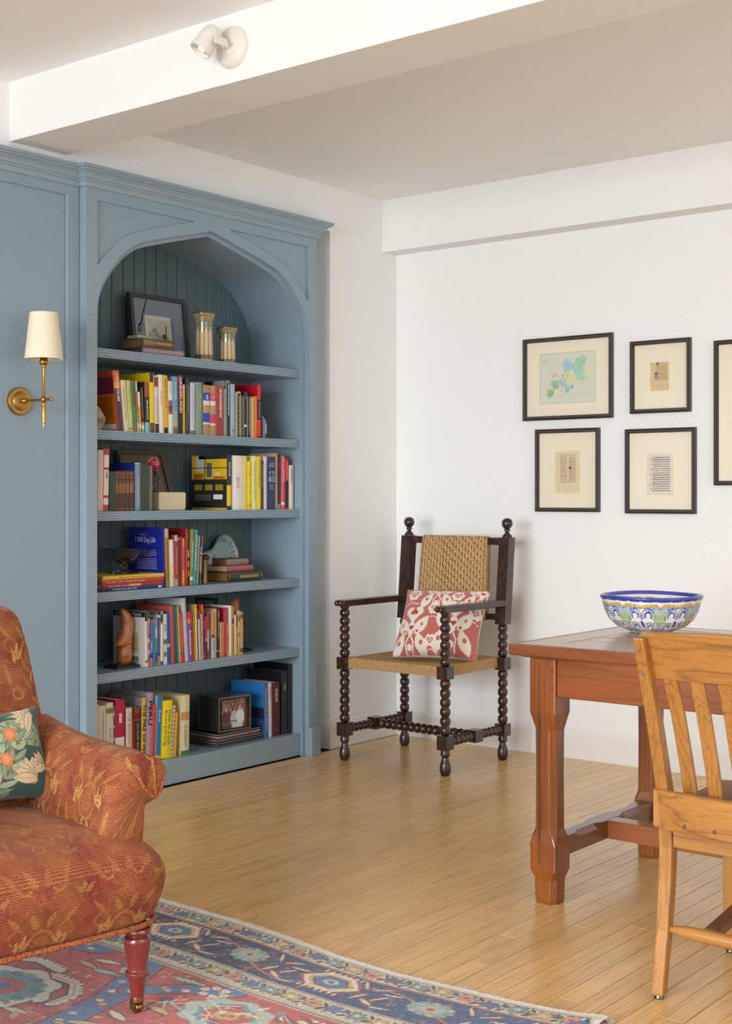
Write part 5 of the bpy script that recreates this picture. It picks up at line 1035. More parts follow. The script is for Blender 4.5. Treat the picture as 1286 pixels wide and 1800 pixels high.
# resample profile
pr = np.array(prof); dl_ = np.r_[0, np.cumsum(np.hypot(*np.diff(pr, axis=0).T))]; nv = 300; tv = np.linspace(0, dl_[-1], nv); rr_ = np.interp(tv, dl_, pr[:, 0]); zz_ = np.interp(tv, dl_, pr[:, 1])
nu = 480; aa = np.linspace(0, 2*np.pi, nu, endpoint=False); A, I = np.meshgrid(aa, np.arange(nv), indexing='ij'); R = rr_[I]; Z = zz_[I]
C = np.zeros((nu, nv, 3))+rgb('E9E6DC'); outm = tv[I] < dl_[12]; 
RP = 8; Wd = .132   # eight repeats round; local cell x in [-.5,.5]
P = Paint(1.0*Wd, .125, .0006, 'EAE7DE')   # one repeat, unrolled (u = round the bowl, v = height)
P.rect(0, 0, Wd, .095, 'A9BEDB'); 
for sx in (0, Wd):
    pass
cxm = Wd/2
P.ell(cxm, .03, .055, .05, 'E6E6E2'); 
blu = '26348F'
def fern(cx, cy, a0, a1, r, n):
    for i in range(n):
        a = a0+(a1-a0)*i/(n-1)
        for rr2 in (r*.55, r*.95):
            P.leaf(cx+rr2*math.cos(a), cy+rr2*math.sin(a), r*.42, r*.17, a+.35, blu)
fern(cxm-.024, .058, -.3, 3.6, .023, 12); fern(cxm+.024, .058, 3.5, -.4, .023, 12); fern(cxm-.03, .02, .2, 3.9, .02, 10); fern(cxm+.03, .02, 3.0, -.8, .02, 10)
P.leaf(cxm, .034, .03, .010, 1.9, blu)
for sx in (0, Wd):
    for dx, dy, rot, l_ in ((0, .045, 1.57, .04), (-.012, .062, 2.5, .034), (.012, .062, .64, .034), (-.012, .045, 3.8, .03), (.012, .045, -.66, .03)): P.leaf(sx+dx, dy, l_, .016, rot, 'A9C8A2', '5A7A58', '7AA880')
    for sg in (-1, 1): P.line([(sx+sg*.02, .052), (sx+sg*.014, .048), (sx+sg*.008, .052)], .004, 'E3A83A'); P.line([(sx+sg*.006, .01), (sx+sg*.012, .018), (sx+sg*.006, .024)], .0035, 'DFA08A')
P.rect(0, .086, Wd, .104, 'EAE7DE')
pts = [(0, .074)]+[(.004, .084), (.010, .089), (.03, .0895), (cxm-.008, .087), (cxm, .083), (cxm+.008, .087), (Wd-.03, .0895), (Wd-.010, .089), (Wd-.004, .084), (Wd, .074)]
P.line(pts, .0052, 'E6AE35'); P.line([(x_, y_+.0032) for x_, y_ in pts], .0008, '55502E'); P.line([(x_, y_-.0032) for x_, y_ in pts], .0008, '55502E')
for i in range(26): P.ell(i*Wd/26, .0805, .001, .0016, blu)
fu = ((A/(2*np.pi)*RP+.18) % 1); iu = (fu*(P.nu-1)).astype(int); hv = np.clip((Z/.1385)*(P.nv-1), 0, P.nv-1).astype(int); C = P.C[iu, hv]
rim = (I > np.searchsorted(tv, dl_[9])) & (I < np.searchsorted(tv, dl_[15])); wob = Z > .1095+.0018*np.sin(A*23)+.001*np.sin(A*51); C[rim & wob] = rgb('2A3AA0')
lt = rim & wob & (rng.random(C.shape[:2]) < .12); C[lt] = rgb('5A70C0'); C[I < np.searchsorted(tv, dl_[3])] = rgb('B88A60')
G = np.stack([R*np.cos(A)*(1+.004*np.sin(A*2)), R*np.sin(A), Z+.0012*np.sin(A*3+1)*(R/.16)], -1); paintgrid('bowl_body', G, C, bowl, VGLAZE, wrap=True)
# ================================================================ slat-back oak chair
ow = ('B8803F', '5C3A1B'); ox = wood('chair_oak_x', *ow, axis=0, rough=.34, coat=.35, contrast=.8, ring=20, K=11, along=.35); oz = wood('chair_oak_z', *ow, axis=2, rough=.34, coat=.35, contrast=.6, ring=11, K=38); oy = wood('chair_dark_y', '7A4E2C', '40240F', axis=1, rough=.35, coat=.3)
sc_ = empty('slat_back_chair', (-1.29, 3.215, 0), 'golden oak slat-back chair seen from behind, pushed to the table at right', 'chair')
cxw = -1.29; cyw = 3.215
def cl(x, y): return x-cxw, y-cyw
XL, XR = -1.488, -1.092
pathb = [(.008, 3.020, .0165), (.08, 3.034, .017), (.16, 3.050, .0175), (.28, 3.066, .0185), (.36, 3.070, .019), (.43, 3.066, .019), (.50, 3.052, .0185), (.58, 3.028, .018), (.70, 2.990, .0175), (.80, 2.952, .0165), (.875, 2.922, .0155), (.885, 2.918, .0145)]
for X_ in (XL, XR):
    b = B(); x, _ = cl(X_, 0)
    b.sweep([[(x-h*.92, y-cyw-h, z), (x+h*.92, y-cyw-h, z), (x+h*.92, y-cyw+h, z), (x-h*.92, y-cyw+h, z)] for z, y, h in pathb]); o = b.build('back_leg', oz, sc_, bevel=.005, seg=2)
    B().lathe([(.0, 0), (.012, 0), (.013, .003), (.011, .0085)], 16, None, 0, True, (x, 3.020-cyw, 0.0)).build('foot_glide', mat('6A645E', .3, .9), o)
    for pz, py in ((.855, 2.930-.0165), (.795, 2.953-.0172)): B().lathe([(.0, 0), (.0045, 0), (.004, .0018), (0, .002)], 10, Matrix.Translation((x-.003, py-cyw, pz)) @ Matrix.Rotation(math.pi/2, 4, 'X')).build('screw_plug', mat('6E665A', .5), o)
    b = B(); xx, yy_ = cl(X_, 3.445); h = .0165
    b.sweep([[(xx-q, yy_-q, z), (xx+q, yy_-q, z), (xx+q, yy_+q, z), (xx-q, yy_+q, z)] for z, q in ((.008, .0145), (.25, .0165), (.43, .0175))]); o = b.build('front_leg', oz, sc_, bevel=.003)
    B().lathe([(.0, 0), (.012, 0), (.013, .003), (.011, .0085)], 16, None, 0, True, (xx, yy_, 0)).build('foot_glide', mat('6A645E', .3, .9), o)
def yback(z): return np.interp(z, [p[0] for p in pathb], [p[1] for p in pathb])-cyw
# crest rail, bowed
b = B(); N = 18; xl, xr = cl(XL-.012, 0)[0], cl(XR+.012, 0)[0]; secs = []
for i in range(N+1):
    t = i/N; x = xl+(xr-xl)*t; bow = -.026*math.sin(math.pi*t); arch = .014*math.sin(math.pi*t)**.7; zt = .892+arch; zb = .784+.002*math.sin(math.pi*t)
    yt, yb_ = yback(.885)+.0165+bow, yback(.79)+.0165+bow; th = .021
    secs.append([(x, yb_, zb), (x, yt, zt-.004), (x, yt+.005, zt), (x, yt+th-.005, zt), (x, yt+th, zt-.004), (x, yb_+th, zb)])
b.sweep(secs); b.build('crest_rail', ox, sc_, smooth=30, bevel=.0015)
# slats
ns = 5
for k in range(ns):
    t = (k+1)/(ns+1); x = xl+(xr-xl)*t*1.0; hw = .0175; secs = []
    for z in (.49, .56, .63, .70, .76, .80):
        q = (z-.49)/.31; bow = -.026*math.sin(math.pi*t)*q-.018*math.sin(math.pi*t)*(1-q); y = yback(z)+.0175+bow+.004*math.sin(math.pi*q)
        xo = x+(t-.5)*.02*(q-.5); secs.append([(xo-hw, y, z), (xo+hw, y, z), (xo+hw, y+.013, z), (xo-hw, y+.013, z)])
    b = B(); b.sweep(secs); b.build('slat', oz, sc_, bevel=.002)
# rear seat rail boards
b = B(); secs = []; N = 14
for i in range(N+1):
    t = i/N; x = cl(XL-.019, 0)[0]+(cl(XR+.019, 0)[0]-cl(XL-.019, 0)[0])*t; bow = -.034*math.sin(math.pi*t)**.8; y = yback(.45)-.0195+bow
    secs.append([(x, y-.015, .412), (x, y-.019, .506), (x, y+.001, .508), (x, y, .412)])
b.sweep(secs); rr = b.build('rear_seat_rail', ox, sc_, smooth=30, bevel=.002)
for X_ in (XL, XR):
    x = cl(X_, 0)[0]; B().box((x-.016, yback(.45)-.043, .418), (x+.012, yback(.45)-.0345, .504)).build('rail_end_block', oz, sc_, bevel=.002)
for px_ in (XL+.075, XL+.155): B().lathe([(.0, 0), (.0055, 0), (.005, .0015), (0, .002)], 12, Matrix.Translation((px_-cxw, yback(.45)-.0345-.034*math.sin(math.pi*(px_-XL+.019)/.434)**.8, .432)) @ Matrix.Rotation(math.pi/2, 4, 'X')).build('screw_plug', mat('5A3A20', .5), rr)
B().box((cl(XL, 0)[0]+.0185, yback(.40)-.012, .362), (cl(XR, 0)[0]-.0185, yback(.40)+.008, .418)).build('apron', ox, sc_, bevel=.002)
B().box((cl(XL, 0)[0]+.0165, .23-.012, .372), (cl(XR, 0)[0]-.0165, .23+.01, .43)).build('apron', ox, sc_, bevel=.002)
for X_ in (XL, XR): x = cl(X_, 0)[0]; B().box((x-.011, yback(.4)+.019, .375), (x+.011, .23-.017, .43)).build('side_apron', wood('chair_oak_y', *ow, axis=1, rough=.34) if X_ == XL else MC['oy'], sc_, bevel=.002) if False else B().box((x-.011, yback(.4)+.019, .375), (x+.011, .23-.017, .43)).build('side_apron', oy, sc_, bevel=.002)
b = B(); s0 = cl(XL-.02, 3.0); sw = XR-XL+.04
b.prism([(s0[0]+.045, -.165), (s0[0]+sw-.045, -.165), (s0[0]+sw-.045, -.118), (s0[0]+sw, -.118), (s0[0]+sw+.01, .235), (s0[0]+sw-.02, .26), (s0[0]+.02, .26), (s0[0]-.01, .235), (s0[0], -.118), (s0[0]+.045, -.118)], .4305, .456, lambda a, c_, z: (a, c_, z)); b.build('seat', wood('seat_wood', '9A6434', '5E3818', axis=1, rough=.3, coat=.4), sc_, bevel=.004, seg=2)
# stretchers
def spindle(p, q, r0, r1, name, m, flatz=.7):
    p, q = Vector(p), Vector(q); d = (q-p); L = d.length; M = Matrix.Translation(p) @ Vector((0, 0, 1)).rotation_difference(d.normalized()).to_matrix().to_4x4()
    b = B(); b.lathe([(r0, 0), (r0*1.2, L*.02), (r1*.9, L*.1), (r1, L*.22), (r1*1.02, L*.5), (r1, L*.78), (r1*.9, L*.9), (r0*1.2, L*.98), (r0, L)], 14, M, 0, True); return b.build(name, m, sc_, smooth=50)
yb1 = 3.050-cyw
spindle((cl(XL, 0)[0]+.016, yb1, .163), (cl(XR, 0)[0]-.016, yb1, .163), .008, .0165, 'rear_stretcher', ox)
spindle((cl(XL, 0)[0]+.016, .228, .215), (cl(XR, 0)[0]-.016, .228, .215), .008, .0135, 'front_stretcher', ox)
xs = -1.375-cxw
b = B(); b.sweep([[(xs-.017-.0*t, yb1+.014+(.228-yb1-.026)*t, .150+.047*t), (xs+.017, yb1+.014+(.228-yb1-.026)*t, .150+.047*t), (xs+.017, yb1+.014+(.228-yb1-.026)*t, .178+.047*t), (xs-.017, yb1+.014+(.228-yb1-.026)*t, .178+.047*t)] for t in (0, 1)]); b.build('middle_stretcher', oy, sc_, bevel=.003)
# ================================================================ upholstered easy chair
uph = NT('damask', .78); vc = uph.n('ShaderNodeVertexColor', layer_name='Col'); uvn = uph.n('ShaderNodeUVMap'); uvn.uv_map = 'UVMap'
mp = uph.n('ShaderNodeMapping'); uph.l(uvn.outputs[0], mp.inputs['Vector']); mp.inputs['Scale'].default_value = (6, 1, 1)
n1 = uph.n('ShaderNodeTexNoise'); n1.inputs['Scale'].default_value = 55; n1.inputs['Detail'].default_value = 3; uph.l(uvn.outputs[0], n1.inputs['Vector'])
sx = uph.n('ShaderNodeSeparateXYZ'); uph.l(uvn.outputs[0], sx.inputs[0])
ad = uph.n('ShaderNodeMath', operation='MULTIPLY_ADD'); uph.l(n1.outputs[0], ad.inputs[0]); ad.inputs[1].default_value = .0035; uph.l(sx.outputs['Y'], ad.inputs[2])
fr2 = uph.n('ShaderNodeMath', operation='MULTIPLY'); fr2.inputs[1].default_value = 2*math.pi/.0052; uph.l(ad.outputs[0], fr2.inputs[0]); si = uph.n('ShaderNodeMath', operation='SINE'); uph.l(fr2.outputs[0], si.inputs[0])
mr = uph.n('ShaderNodeMapRange'); mr.inputs[1].default_value = -1; mr.inputs[2].default_value = 1; uph.l(si.outputs[0], mr.inputs[0])
n2 = uph.n('ShaderNodeTexNoise'); n2.inputs['Scale'].default_value = 420; n2.inputs['Detail'].default_value = 2; uph.l(uvn.outputs[0], n2.inputs['Vector'])
n3 = uph.n('ShaderNodeTexNoise'); n3.inputs['Scale'].default_value = 14; n3.inputs['Detail'].default_value = 3; uph.l(uvn.outputs[0], n3.inputs['Vector'])
gm = uph.n('ShaderNodeMath', operation='MULTIPLY'); uph.l(mr.outputs[0], gm.inputs[0]); m3 = uph.n('ShaderNodeMapRange'); m3.inputs[1].default_value = .32; m3.inputs[2].default_value = .68; m3.inputs[3].default_value = .05; m3.inputs[4].default_value = .95; uph.l(n3.outputs[0], m3.inputs[0]); uph.l(m3.outputs[0], gm.inputs[1])
c1 = uph.mix('MIX', gm.outputs[0], vc.outputs[0], 'BE8440'); c2 = uph.mix('MULTIPLY', .7, c1, uph.ramp(n2.outputs[0], [(.35, '7A4A3A'), (.55, 'FFFFFF')])); uph.l(c2, uph.b.inputs['Base Color'])
hh_ = uph.n('ShaderNodeMath', operation='ADD'); uph.l(mr.outputs[0], hh_.inputs[0]); uph.l(n2.outputs[0], hh_.inputs[1]); uph.bump(hh_.outputs[0], .4, .0012); uph.b.inputs['Sheen Weight'].default_value = .12; uph.b.inputs['Sheen Tint'].default_value = (1, .7, .5, 1); uph = uph.m
def damask(UV, seed=0, base='86291C', shift=(0, 0), S_=.21):
    """colour from fabric coordinates (metres): mirrored drop-repeat of gold sprays on red"""
    u = UV[..., 0]+shift[0]; v = UV[..., 1]+shift[1]; k = np.floor(v/(S_*1.1)); uu = np.abs(((u+(k % 2)*S_/2) % S_)-S_/2); vv = v-k*S_*1.1
    C = np.zeros(u.shape+(3,))+rgb(base)
    n = (np.sin(u*61+np.sin(v*47)*2)+np.sin(v*83+np.sin(u*39)*2))*.5; C += (.035*n)[..., None]*np.array([1., .6, .4])
    gold = rgb('A86E36'); dkc = rgb('561E16'); br = rgb('CC9650')
    def leaf(cx, cy, l_, w_, a, col, ol=True):
        x = uu-cx; y = vv-cy; X = (x*math.cos(a)+y*math.sin(a))/(l_/2); Y = -x*math.sin(a)+y*math.cos(a); w2 = w_/2*np.clip(1-X*X, 0, 1)*(1-.3*X)
        if ol: C[(np.abs(Y) < w2+.0018) & (np.abs(X) < 1.05)] = dkc
        C[(np.abs(Y) < w2) & (np.abs(X) < 1)] = col
    def ring(cx, cy, r0, r1, col, sy=1.):
        d = np.hypot(uu-cx, (vv-cy)/sy); C[(d > r0) & (d < r1)] = col
    ring(0, .135, .030, .036, gold, 1.25); ring(0, .135, .040, .043, dkc, 1.25); ring(.065, .045, .012, .017, rgb('B87A3C')); ring(.06, .17, .016, .020, rgb('A86034'))
    leaf(.046, .150, .052, .016, 1.9, br); leaf(.058, .143, .045, .012, 1.5, br); leaf(.036, .145, .04, .010, 2.2, br)
    leaf(.0, .028, .03, .012, 1.57, gold); leaf(.014, .022, .036, .013, .6, gold); leaf(.03, .072, .05, .010, 1.1, gold, False); leaf(.012, .085, .035, .008, 1.9, br); leaf(.085, .095, .06, .012, 1.35, gold, False); leaf(.07, .205, .05, .012, .8, gold, False); leaf(.02, .2, .045, .016, 1.1, gold)
    d = np.hypot(uu/.022, (vv-.135)/.028); m = d < 1; C[m & ((np.sin(u*900)*np.sin(v*900)) > 0)] = gold
    r_ = np.random.default_rng(seed).random(u.shape); zone = (np.sin(uu*70+np.sin(vv*55)*1.6)*np.sin(vv*62+1.)) > .1
    sc_ = (np.abs(np.sin(uu*150+3*np.sin(vv*75))+np.sin(vv*140+2*np.sin(uu*90))) < .22) & zone; C[sc_] = C[sc_]*.45+gold*.55
    C[(r_ < .2) & zone] = C[(r_ < .2) & zone]*.5+gold*.5; C[r_ > .86] *= .74
    return C.clip(0, 1)
ec = empty('easy_chair', (-2.354-.985*.35-.172*.36, 2.186+.172*.35-.985*.36, 0), 'rust-red and gold damask easy chair with scroll arm at the left edge', 'easy chair', rz=-math.atan2(.172, .985))
# seat
n = 9.; na, nb = 760, 220; res_p = np.array([(-.12, .200), (-.02, .206), (.0, .214), (.010, .225), (.022, .258), (.031, .295), (.032, .325), (.022, .358), (.0, .386), (-.034, .406), (-.08, .420), (-.15, .432), (-.22, .440), (-.30, .444), (-.37, .445)])
d_ = np.r_[0, np.cumsum(np.hypot(*np.diff(res_p, axis=0).T))]; tv = np.linspace(0, d_[-1], nb)
def smooth1(x, k=5): return np.convolve(np.pad(x, k, 'edge'), np.ones(2*k+1)/(2*k+1), 'valid')
off = smooth1(np.interp(tv, d_, res_p[:, 0])); zc = smooth1(np.interp(tv, d_, res_p[:, 1]))
aa = np.linspace(0, 2*np.pi, na, endpoint=False)
A, I = np.meshgrid(aa, np.arange(nb), indexing='ij'); hx = .345+off[I]; hy = .370+off[I]; hx = np.maximum(hx, .0); hy = np.maximum(hy, 0)
ca, sa = np.cos(A), np.sin(A); rad = (np.abs(ca)**n+np.abs(sa)**n)**(-1/n); Xs = hx*rad*ca; Ys = hy*rad*sa
crown = zc[I]+.0*Xs
UV = np.stack([np.where(np.abs(ca)*hx >= np.abs(sa)*hy, Ys, Xs)*1.0, np.where(tv[I] < .32, tv[I], tv[I])], -1)
topm = I > np.searchsorted(tv, .27); UV[..., 0][topm] = Ys[topm]; UV[..., 1][topm] = .27+(.345-Xs[topm])-.06
C = damask(UV, 1, shift=(.06, .0)); C[topm] = C[topm]*.6+rgb('9A4434')*.4
dimp = .004*np.sin(A*9)*np.exp(-((zc[I]-.35)/.05)**2)
G = np.stack([Xs+dimp*ca, Ys+dimp*sa, crown], -1); seat = paintgrid('seat', G, C, ec, uph, UV=UV, wrap=True)
pth = []
for a in np.linspace(0, 2*math.pi, 120):
    ca_, sa_ = math.cos(a), math.sin(a); r_ = (abs(ca_)**n+abs(sa_)**n)**(-1/n); pth.append(((.345+.012)*r_*ca_, (.370+.012)*r_*sa_, .2135))
pipem = NT('piping', .8); n_ = pipem.n('ShaderNodeTexNoise'); n_.inputs['Scale'].default_value = 160; tc_ = pipem.n('ShaderNodeTexCoord'); pipem.l(tc_.outputs['Object'], n_.inputs['Vector']); pipem.l(pipem.ramp(n_.outputs[0], [(.4, '82321F'), (.55, 'AE6C38'), (.7, '8A3A24')]), pipem.b.inputs['Base Color']); pipem = pipem.m
b = B(); b.tube(pth, .0068, 8); b.build('piping', pipem, seat, smooth=True)
B().box((-.30, -.31, .196), (.32, .32, .212)).build('seat_frame', mat('4A2A1C', .6), ec)
# arm: section (y,z) loop swept front to back
sec = np.array([(.250, .40), (.254, .45), (.262, .492), (.276, .532), (.298, .566), (.325, .590), (.356, .600), (.388, .594), (.414, .574), (.428, .546), (.427, .516), (.412, .492), (.390, .480), (.372, .474), (.361, .462), (.355, .43), (.352, .38), (.350, .33), (.30, .33), (.25, .34)])
def resample(p, m):
    q = np.vstack([p, p[:1]]); d = np.r_[0, np.cumsum(np.hypot(*np.diff(q, axis=0).T))]; t = np.linspace(0, d[-1], m, endpoint=False); return np.stack([np.interp(t, d, q[:, 0]), np.interp(t, d, q[:, 1])], -1), t
def make_arm(sg):
    loop, tl_ = resample(sec, 260)
    for k in range(3): loop = (np.roll(loop, 1, 0)+loop*2+np.roll(loop, -1, 0))/4
    xs = np.r_[np.linspace(-.24, .262, 150), .262+.034*np.sin(np.linspace(0, np.pi/2, 46))[1:]]; cs = np.r_[np.ones(150), np.cos(np.linspace(0, np.pi/2, 46))[1:]]**.75
    nU, nV = len(xs), len(loop); G = np.zeros((nU, nV, 3)); cen = np.array([.352, .515])
    up = .022*np.clip((-xs-.0)/.24, 0, 1)**1.5+.010*np.clip(-(xs-.1)/.34, 0, 1)
    flare = 1.0
    pin = np.array([.385, .488]); ang = np.arctan2(loop[:, 1]-pin[1], loop[:, 0]-pin[0])
    for i in range(nU):
        sc2 = cs[i]; c2 = cen if True else pin; pl = (1-sc2)
        L_ = c2+(loop-c2)*sc2; 
        G[i, :, 1] = L_[:, 0]; G[i, :, 2] = L_[:, 1]+up[i]*np.clip((loop[:, 1]-.42)/.12, 0, 1)
        fold = .005*np.sin(ang*7)*np.clip(loop[:, 1]-.47, 0, .05)/.05*math.sin(math.pi*min(1, max(0, (xs[i]-.20)/.12)))
        G[i, :, 0] = xs[i]; G[i, :, 1] += fold*np.cos(ang); G[i, :, 2] += fold*np.sin(ang)
    UV = np.zeros((nU, nV, 2)); UV[..., 0] = xs[:, None]+.1; UV[..., 1] = tl_[None, :]
    G[..., 1] *= sg
    if sg < 0: pass
    C = damask(UV, 2, shift=(.03, .05))
    Gw = np.concatenate([G, G[:, :1]], 1); UVw = np.concatenate([UV, UV[:, :1]+np.array([0, tl_[-1]])], 1); Cw = np.concatenate([C, C[:, :1]], 1)
    o = paintgrid('arm', Gw, Cw, ec, uph, UV=UVw)
    if sg > 0:
        pm = []
        for k, (dy, dz, bul) in enumerate(((-.045, .060, .0), (-.004, .098, .0), (.036, .070, .0))):
            pts = []
            for t in np.linspace(0, 1, 14):
                y = pin[0]+dy*math.sin(t*1.5)+.018*(1-t)*0; z = pin[1]+dz*t; x = .262+.034*math.sqrt(max(0, 1-(max(0, math.hypot((y-.352)/.085, (z-.515)/.10)))**2))+.0005
                pts.append((min(x, .298)-.001, y, z))
            t_ = B(); t_.tube(pts, [.001]+[.0042]*12+[.001], 7); t_.build('pleat', pipem, o, smooth=True)
    return o
make_arm(1); make_arm(-1)
# back
nb2 = 200; hz = np.linspace(0, 1, nb2); z_ = .36+(.918-.36)*hz; xb = np.interp(z_, [.36, .45, .60, .75, .92], [-.165, -.178, -.225, -.285, -.352]); wd = np.interp(z_, [.36, .5, .62, .8, .918], [.345, .345, .352, .350, .338]); th = np.interp(z_, [.36, .5, .8, .918], [.07, .072, .062, .05])
cap_ = np.clip((z_-.872)/(.918-.872), 0, 1); sh_ = np.sqrt(np.clip(1-cap_**2, 0, 1))
A, I = np.meshgrid(np.linspace(0, 2*np.pi, 700, endpoint=False), np.arange(nb2), indexing='ij'); ca, sa = np.cos(A), np.sin(A); nn = 4.5; rad = (np.abs(ca)**nn+np.abs(sa)**nn)**(-1/nn)
Wd_ = wd[I]-.048*(1-sh_[I]); Th_ = th[I]*(.12+.88*sh_[I]); Xs = xb[I]+Th_*rad*ca+.018*np.clip(ca, 0, 1)*np.cos(np.clip(sa*rad, -1, 1)*1.4)*sh_[I]; Ys = Wd_*rad*sa
UV = np.stack([Ys, z_[I]*1.03], -1); C = damask(UV, 4, shift=(.075, .02)); G = np.stack([Xs, Ys, z_[I]+0*Xs], -1)
bk = paintgrid('backrest', G, C, ec, uph, UV=UV, wrap=True)
# close the crown of the back
b = B(); loop = [(float(G[k, -1, 0]), float(G[k, -1, 1]), float(G[k, -1, 2])) for k in range(0, 700, 10)]; b.add(loop, [tuple(range(len(loop)))]); b.build('crown_patch', pipem, bk)
# legs
mah = wood('mahogany', '7E3226', '4C1A14', axis=2, rough=.22, coat=.8, contrast=.35); cb_ = mat('9A7A48', .3, 1.)
def eleg(x, y, front):
    b = B(); 
    if front: b.lathe([(.0, .213), (.024, .213), (.024, .205), (.031, .201), (.033, .195), (.031, .190), (.024, .187), (.0225, .183), (.029, .180), (.0315, .175), (.031, .168), (.0295, .15), (.0225, .108), (.0235, .103), (.0285, .099), (.0295, .094), (.028, .089), (.0215, .086), (.0195, .078), (.0165, .05), (.0135, .036), (.0, .036)][::-1], 30, None, 0, False, (x, y, 0))
    else: b.sweep([[(x+dx-h, y-h, z), (x+dx+h, y-h, z), (x+dx+h, y+h, z), (x+dx-h, y+h, z)] for z, h, dx in ((.036, .013, -.07), (.12, .018, -.03), (.213, .024, 0))])
    o = b.build('leg', mah, ec, smooth=35); dx = 0 if front else -.07
    c = B(); c.lathe([(.0155, .028), (.0155, .036), (.014, .044)], 18, None, 0, True, (x+dx, y, 0)); c.box((x+dx-.013, y-.0125, .010), (x+dx+.006, y-.0095, .033)); c.box((x+dx-.013, y+.0095, .010), (x+dx+.006, y+.0125, .033)); cs_ = c.build('caster', cb_, o, smooth=35)
    w = B(); w.lathe([(.011, -.008), (.0125, -.006), (.0125, .006), (.011, .008)], 20, Matrix.Translation((x+dx-.002, y, .0128)) @ Matrix.Rotation(math.pi/2, 4, 'X')); o2 = w.build('wheel', cb_, o, smooth=35)
    return o
for x, y, f in ((.318, .318, 1), (.318, -.318, 1), (-.26, .27, 0), (-.26, -.27, 0)): eleg(x, y, f)
for o in ec.children_recursive:
    pass
ec.location.z = .0085
# lumbar cushion with leaves and orange flowers
P = Paint(.44, .245, .0014, '1F4A42')
for i in range(4000):
    P.C[rng.integers(0, P.nu), rng.integers(0, P.nv)] *= 1.15
GL, GD, OL, CRM, BRN = 'A3B596', '7D9678', '7F8A4A', 'D9C3A0', '6A4A34'
def spray(x0, y0, ang, L_, n_, side):
    pts = [(x0, y0)]
    for i in range(14): ang += side*.085; x0 += L_/14*math.cos(ang); y0 += L_/14*math.sin(ang); pts.append((x0, y0))
    P.line(pts, .003, BRN)
    for i in range(2, 14, 2):
        for sg in (-1, 1):
            x, y = pts[i]; a = math.atan2(pts[i][1]-pts[i-1][1], pts[i][0]-pts[i-1][0])+sg*.5; l_ = .075-.002*i; P.leaf(x+l_*.42*math.cos(a), y+l_*.42*math.sin(a), l_, .019, a, GL if (i//2+sg) % 2 else GD, BRN, '8CA284', .004*sg)
def flower(x, y, r):
    P.ell(x, y, r*1.05, r*1.05, '8A4A2A', 0, 9, .06); P.ell(x, y, r, r, 'D87E4C', 0, 9, .06)
    for k in range(16): P.ell(x+r*.6*math.cos(k*2.4)*(k/16)**.5, y+r*.6*math.sin(k*2.4)*(k/16)**.5, r*.1, r*.1, 'EBA478')
def tulip(x, y, a, s):
    for k in range(5): P.leaf(x+.018*s*math.cos(a+(k-2)*.42), y+.018*s*math.sin(a+(k-2)*.42), .062*s, .026*s, a+(k-2)*.42, CRM, BRN, 'B89A78')
spray(.40, .02, 2.3, .26, 12, .9); spray(.43, .22, 3.4, .26, 10, .6); spray(.18, .01, 1.7, .2, 10, -1.2); spray(.14, .24, 3.4, .2, 10, .6); spray(.43, .12, 2.5, .14, 10, -1); spray(.32, .0, 2.9, .2, 10, -.7); spray(.30, .24, 3.9, .16, 10, .9); spray(.22, .0, .5, .2, 10, .6); spray(.44, .17, 3.0, .16, 10, .3)
for (x, y) in ((.325, .165), (.30, .100), (.07, .15), (.10, .06), (.425, .145)):
    for k in range(5): a = k*1.3+x*20; P.leaf(x+.030*math.cos(a), y+.030*math.sin(a), .026, .008, a, OL, '4A5A34')
    P.line([(x, y), (x+.03, y-.03), (x+.07, y-.032)], .0022, 'C8B080')
for (x, y, r) in ((.325, .165, .0175), (.30, .100, .0165), (.07, .15, .015), (.10, .06, .015)): flower(x, y, r)
tulip(.40, .215, 3.5, 1.15); tulip(.365, .045, 2.2, 1.2); tulip(.41, .075, 2.6, .9); tulip(.02, .2, 0, 1.)
lc = empty('lumbar_cushion', (0, 0, 0), 'dark green cushion with pale leaves and orange flowers on the damask chair', 'cushion')
a0 = -math.atan2(.172, .985); base = Vector(ec.location)+Matrix.Rotation(a0, 3, 'Z') @ Vector((-.03, .085, .452)); lc.location = base
lc.rotation_euler = (Matrix.Rotation(a0, 3, 'Z') @ Matrix.Rotation(math.pi/2, 3, 'Z') @ Matrix.Rotation(-.50, 3, 'X')).to_euler()
pillow(lc, P, .44, .245, .10, '24463E', VCLOTH, nx=3.)
# ================================================================ oriental rug
RX0, RX1, RY0, RY1 = -3.95, -1.505, 1.10, 2.785
P = Paint(RX1-RX0, RY1-RY0, .0036, 'A94A42')
D = np.minimum(RY1-(RY0+P.V), RX1-(RX0+P.U)); wx = RX0+P.U; wy = RY0+P.V
nz = lambda s: np.repeat(np.repeat(rng.random((P.nu//s+2, P.nv//s+2)), s, 0), s, 1)[:P.nu, :P.nv]
abr = (np.sin(wx*17+np.sin(wy*9)*2)+np.sin(wy*23+wx*5))*.25+.5
def band(a, b, c): P.put((D >= a) & (D < b), c)
P.C += ((nz(3)-.5)*.05)[..., None]
fieldm = D > .372
fc = rgb('AE4640')[None, None]*(1-abr[..., None]*.5)+rgb('CC6A5E')[None, None]*(abr[..., None]*.5); P.C[fieldm] = fc[fieldm]
def put_at(fn, X_, Y_, *a, **k): fn(X_-RX0, Y_-RY0, *a, **k)
IV, NV, BL, TL, GO, RD, PK, BK_ = 'D4CBB8', '262F4C', '4E6C96', '6F938F', 'C2A469', 'A33F3A', 'C98A78', '26222C'
